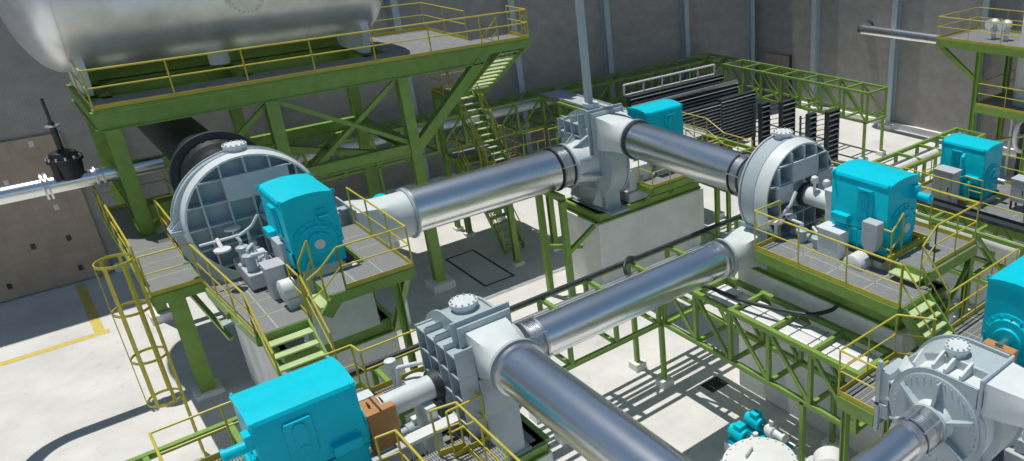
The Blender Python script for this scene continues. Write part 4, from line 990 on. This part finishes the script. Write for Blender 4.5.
# M4
oil_unit('grey oil pump set behind the front compressor shaft', (3.9, 14.35, 3.1), pi)
t = thing('hand_valve', 'white handwheel valve on the grating behind the front shaft', 'valve', (4.75, 14.75, 4.0), group='white handwheel valves')
MB().path([(4.4, 15.0, 4.0), (4.5, 15.0, 4.7), (4.8, 14.8, 4.75), (5.1, 14.4, 4.9), (5.1, 14.1, 5.2)], .05, 10).build('pipe', M['palepaint'], t); MB().tube((4.75, 14.8, 4.0), (4.75, 14.8, 4.4), .05, 10).lathe((4.75, 14.8, 4.3), (0, 0, 1), [(0, .08), (.03, .24), (.10, .24), (.13, .08)], 24).build('handwheel', M['white'], t)
t = thing('hand_valve', 'small pipe valve on a riser left of the white handwheel', 'valve', (4.45, 15.25, 4.0), group='white handwheel valves')
MB().tube((4.45, 15.3, 4.0), (4.45, 15.3, 4.7), .04, 10).build('riser', M['palepaint'], t); MB().lathe((4.45, 15.3, 4.68), (0, 0, 1), [(0, .06), (.03, .12), (.09, .12), (.12, .06)], 20).build('handwheel', M['white'], t)
box_on('gauge_box', 'grey gauge box on the grating beside the orange coupling guard', 'gauge box', 3.35, 3.75, 14.55, 14.8, 4.35, 4.6, 'palepaint', leg=.35, door=False)
t = thing('shaft_bench', 'white bench frame along the near side of the front shaft', 'bench', (4.2, 12.95, 3.06))
MB().box(3.7, 5.1, 12.85, 13.15, 4.28, 4.36).build('top', M['white'], t)
for x in (3.8, 4.05, 4.95): MB().bar((x, 12.8, 3.1), (x, 13.0, 4.28), .06).build('leg', M['palepaint'], t)
t = thing('shaft_support', 'pale bracket carrying the front shaft tube', 'bracket', (4.45, 13.55, 3.06))
MB().box(4.3, 4.5, 13.2, 13.9, 3.06, 4.66).build('bracket_plate', M['palepaint'], t)
# M5
oil_unit('grey oil pump set behind the lower right compressor outlet', (12.9, 4.75, 3.42), 0)
# M6
box_on('control_cabinet', 'grey cabinet standing before the far right motor', 'cabinet', 22.75, 23.25, 12.75, 13.5, 3.52, 4.75, 'cabinet')
box_on('control_cabinet', 'grey cabinet on legs right of the far right motor', 'cabinet', 24.0, 24.5, 10.7, 11.3, 3.8, 4.6, 'cabinet', leg=.3)
t = thing('cooler_pipe', 'cyan riser pipes up the face of the far right motor', 'pipe', (23.45, 12.9, 3.6))
MB().path([(23.42, 12.85, 3.7), (23.42, 12.85, 5.1), (23.55, 12.85, 5.2)], .08, 10).path([(23.42, 12.6, 3.7), (23.42, 12.6, 4.2), (23.55, 12.6, 4.25)], .08, 10).lathe((23.42, 12.85, 4.4), (0, 0, 1), [(0, .08), (.02, .14), (.08, .14), (.1, .08)], 14).build('pipes', M['cyan'], t)
for y in (12.85, 12.6): pass

# ------------------------------------------------------------------ pumps and vessels at the bottom
tag(MB().box(11.95, 12.6, 10.5, 12.4, 0, .36).build('pump_pad', M['concrete'], loc=(12.25, 11.5, 0), bevel=.02), 'concrete pad carrying the dark blue pump skid', 'pad')
def small_pump(label, x, y, z, base=True):
    t = thing('process_pump', label, 'pump', (x, y, z), group='small cyan motor pumps')
    MB().box(x - .2, x + .2, y - .95, y + .55, z, z + .09).build('base_plate', M['cyan_dark'], t)
    MB().tube((x, y + .0, z + .34), (x, y + .5, z + .34), .19, 20).tube((x, y + .5, z + .34), (x, y + .56, z + .34), .15, 20).build('motor', M['cyan'], t)
    MB().box(x - .12, x + .12, y + .1, y + .36, z + .5, z + .64).build('terminal_box', M['cyan'], t, bevel=.015)
    MB().tube((x, y, z + .34), (x, y - .22, z + .34), .07, 12).build('coupling', M['dark'], t)
    MB().lathe((x, y - .15, z + .34), (0, -1, 0), [(0, .1), (.08, .17), (.3, .19), (.34, .12), (.6, .10), (.62, .15), (.68, .15)], 20).tube((x, y - .35, z + .34), (x, y - .35, z + .68), .07, 12).build('pump_body', M['white'], t)
small_pump('cyan motor pump with white body on the concrete pad', 12.25, 11.7, .36)
tag(MB().box(11.4, 11.88, 10.7, 12.3, 0, .3).build('pump_pad', M['concrete'], loc=(11.6, 11.6, 0), bevel=.02), 'small concrete pad of the left cyan pump', 'pad')
small_pump('left cyan motor pump beside the white bolted vessel head', 11.64, 11.7, .3)
t = thing('bolted_vessel', 'white vessel with a bolted round head at the bottom edge', 'vessel', (10.6, 10.6, 0))
MB().lathe((10.75, 10.35, 0), (0, 0, 1), [(0, .75), (1.0, .75), (1.0, .9), (1.2, .9), (1.25, .7), (1.34, .35), (1.35, .02)], 48).build('shell', M['white'], t)
for k in range(24): MB().tube((10.75 + .82 * cos(k * pi / 12), 10.35 + .82 * sin(k * pi / 12), 1.2), (10.75 + .82 * cos(k * pi / 12), 10.35 + .82 * sin(k * pi / 12), 1.26), .028, 6).build('head_bolt', M['palepaint'], t)
MB().path([(10.5, 10.55, 1.25), (10.5, 10.55, 1.42), (10.8, 10.65, 1.42), (10.8, 10.65, 1.25)], .025, 8).build('handle', M['cabinet'], t)
t = thing('drum_vessel', 'white horizontal vessel with a grey band near the bottom edge', 'vessel', (11.9, 8.9, .4))
MB().lathe((11.2, 8.6, 1.15), (.8, .6, 0), [(-.1, .1), (0, .3), (.15, .42), (1.05, .42), (1.2, .3), (1.3, .05)], 32).build('shell', M['white'], t)
MB().lathe_closed(V((11.2, 8.6, 1.15)) + V((.8, .6, 0)) * .45, (.8, .6, 0), [(0, .40), (0, .432), (.12, .432), (.12, .40)], 32).build('band', M['cabinet'], t)
for k in (.3, .9): MB().box(11.2 + .8 * k - .1, 11.2 + .8 * k + .1, 8.6 + .6 * k - .25, 8.6 + .6 * k + .25, 0, .85).build('saddle', M['palepaint'], t)
MB().lathe((11.35, 9.05, 1.4), (-.3, .4, .5), [(0, .1), (.25, .1), (.25, .16), (.3, .16)], 18).build('nozzle', M['white'], t)
# drain, floor hatch, background pump
t = thing('floor_drain', 'small dark square drain grid in the floor beside the slim post', 'drain', (13.2, 14.6, 0))
MB().box(12.95, 13.6, 14.4, 14.95, 0, .012).build('pit', M['black'], t); g = MB().box(12.95, 13.6, 14.4, 14.43, 0, .02)
for k in range(5): g.box(12.95 + k * .16, 12.97 + k * .16, 14.4, 14.95, .0, .02)
for k in range(1, 3): g.box(12.95, 13.61, 14.4 + k * .265 - .01, 14.4 + k * .265 + .01, .0, .02)
g.build('grid', M['dark'], t)
hm = MB()
for b in ((11.45, 12.75, 28.95, 29.03), (11.45, 12.75, 25.6, 25.68), (11.45, 11.53, 25.6, 29.03), (12.67, 12.75, 25.6, 29.03)): hm.box(*b, 0, .012)
tag(hm.build('hatch_frame', M['dark'], loc=(12.1, 27.3, 0)), 'thin dark rectangular hatch outline on the floor beside the staircase foot', 'hatch')
t = thing('floor_pump', 'small cyan capped pump far behind the thick silver pipe', 'pump', (8.1, 25.0, 0))
MB().tube((8.14, 25.0, 0), (8.14, 25.0, 4.5), .14, 16).build('column', M['palepaint'], t); MB().lathe((8.14, 25.0, 4.5), (0, 0, 1), [(0, .22), (.35, .22), (.4, .15)], 20).build('motor_cap', M['cyan'], t)

# ------------------------------------------------------------------ camera, sun, sky
F, CX, CY = 781.04, 716.36, 230.3
cam = bpy.data.cameras.new('camera'); co = bpy.data.objects.new('camera', cam); COL.objects.link(co)
yaw, pit, rol = .8258, .4208, -.028
f = V((cos(pit) * cos(yaw), cos(pit) * sin(yaw), -sin(pit))); r = V((sin(yaw), -cos(yaw), 0)); u = r.cross(f)
r2 = r * cos(rol) + u * sin(rol); u2 = -r * sin(rol) + u * cos(rol)
mw = Matrix((r2, u2, -f)).transposed().to_4x4(); mw.translation = V((0, 0, 14)); co.matrix_world = mw
cam.sensor_fit = 'HORIZONTAL'; cam.sensor_width = 36; cam.lens = F / 1024 * 36
cam.shift_x = (512 - CX) / 1024; cam.shift_y = (CY - 230.5) / 1024
cam.clip_end = 300
SC.camera = co
sun = bpy.data.lights.new('sun', 'SUN'); sun.energy = 3.6; sun.angle = radians(.5); sun.color = (1.0, .955, .88)
so = bpy.data.objects.new('sun', sun); COL.objects.link(so)
so.rotation_euler = V((.06, -.215, -1)).to_track_quat('-Z', 'Y').to_euler(); so.location = (0, 20, 40)
w = bpy.data.worlds.new('sky'); SC.world = w; w.use_nodes = True
nt = w.node_tree; bg = nt.nodes['Background']
tc = nd(nt, 'ShaderNodeTexCoord'); sp = nd(nt, 'ShaderNodeSeparateXYZ'); nt.links.new(tc.outputs['Generated'], sp.inputs[0])
mr = nd(nt, 'ShaderNodeMapRange'); mr.inputs['From Min'].default_value = -1; mr.inputs['From Max'].default_value = 1
nt.links.new(sp.outputs['Z'], mr.inputs['Value'])
rp = nd(nt, 'ShaderNodeValToRGB'); e = rp.color_ramp.elements      # hazy bright horizon under a blue summer sky
e[0].position = 0.0; e[0].color = (.12, .12, .12, 1); e[1].position = 1.0; e[1].color = (.10, .17, .28, 1)
for p_, c_ in ((.49, (.20, .20, .20, 1)), (.505, (.52, .58, .64, 1)), (.61, (.42, .54, .70, 1)), (.70, (.17, .27, .42, 1)), (.86, (.10, .18, .31, 1))):
    q_ = e.new(p_); q_.color = c_
nt.links.new(mr.outputs[0], rp.inputs['Fac']); nt.links.new(rp.outputs['Color'], bg.inputs['Color']); bg.inputs['Strength'].default_value = .82
SC.view_settings.view_transform = 'Standard'; SC.view_settings.look = 'None'; SC.view_settings.gamma = 1; SC.view_settings.exposure = 0.0
SC.view_settings.use_curve_mapping = False
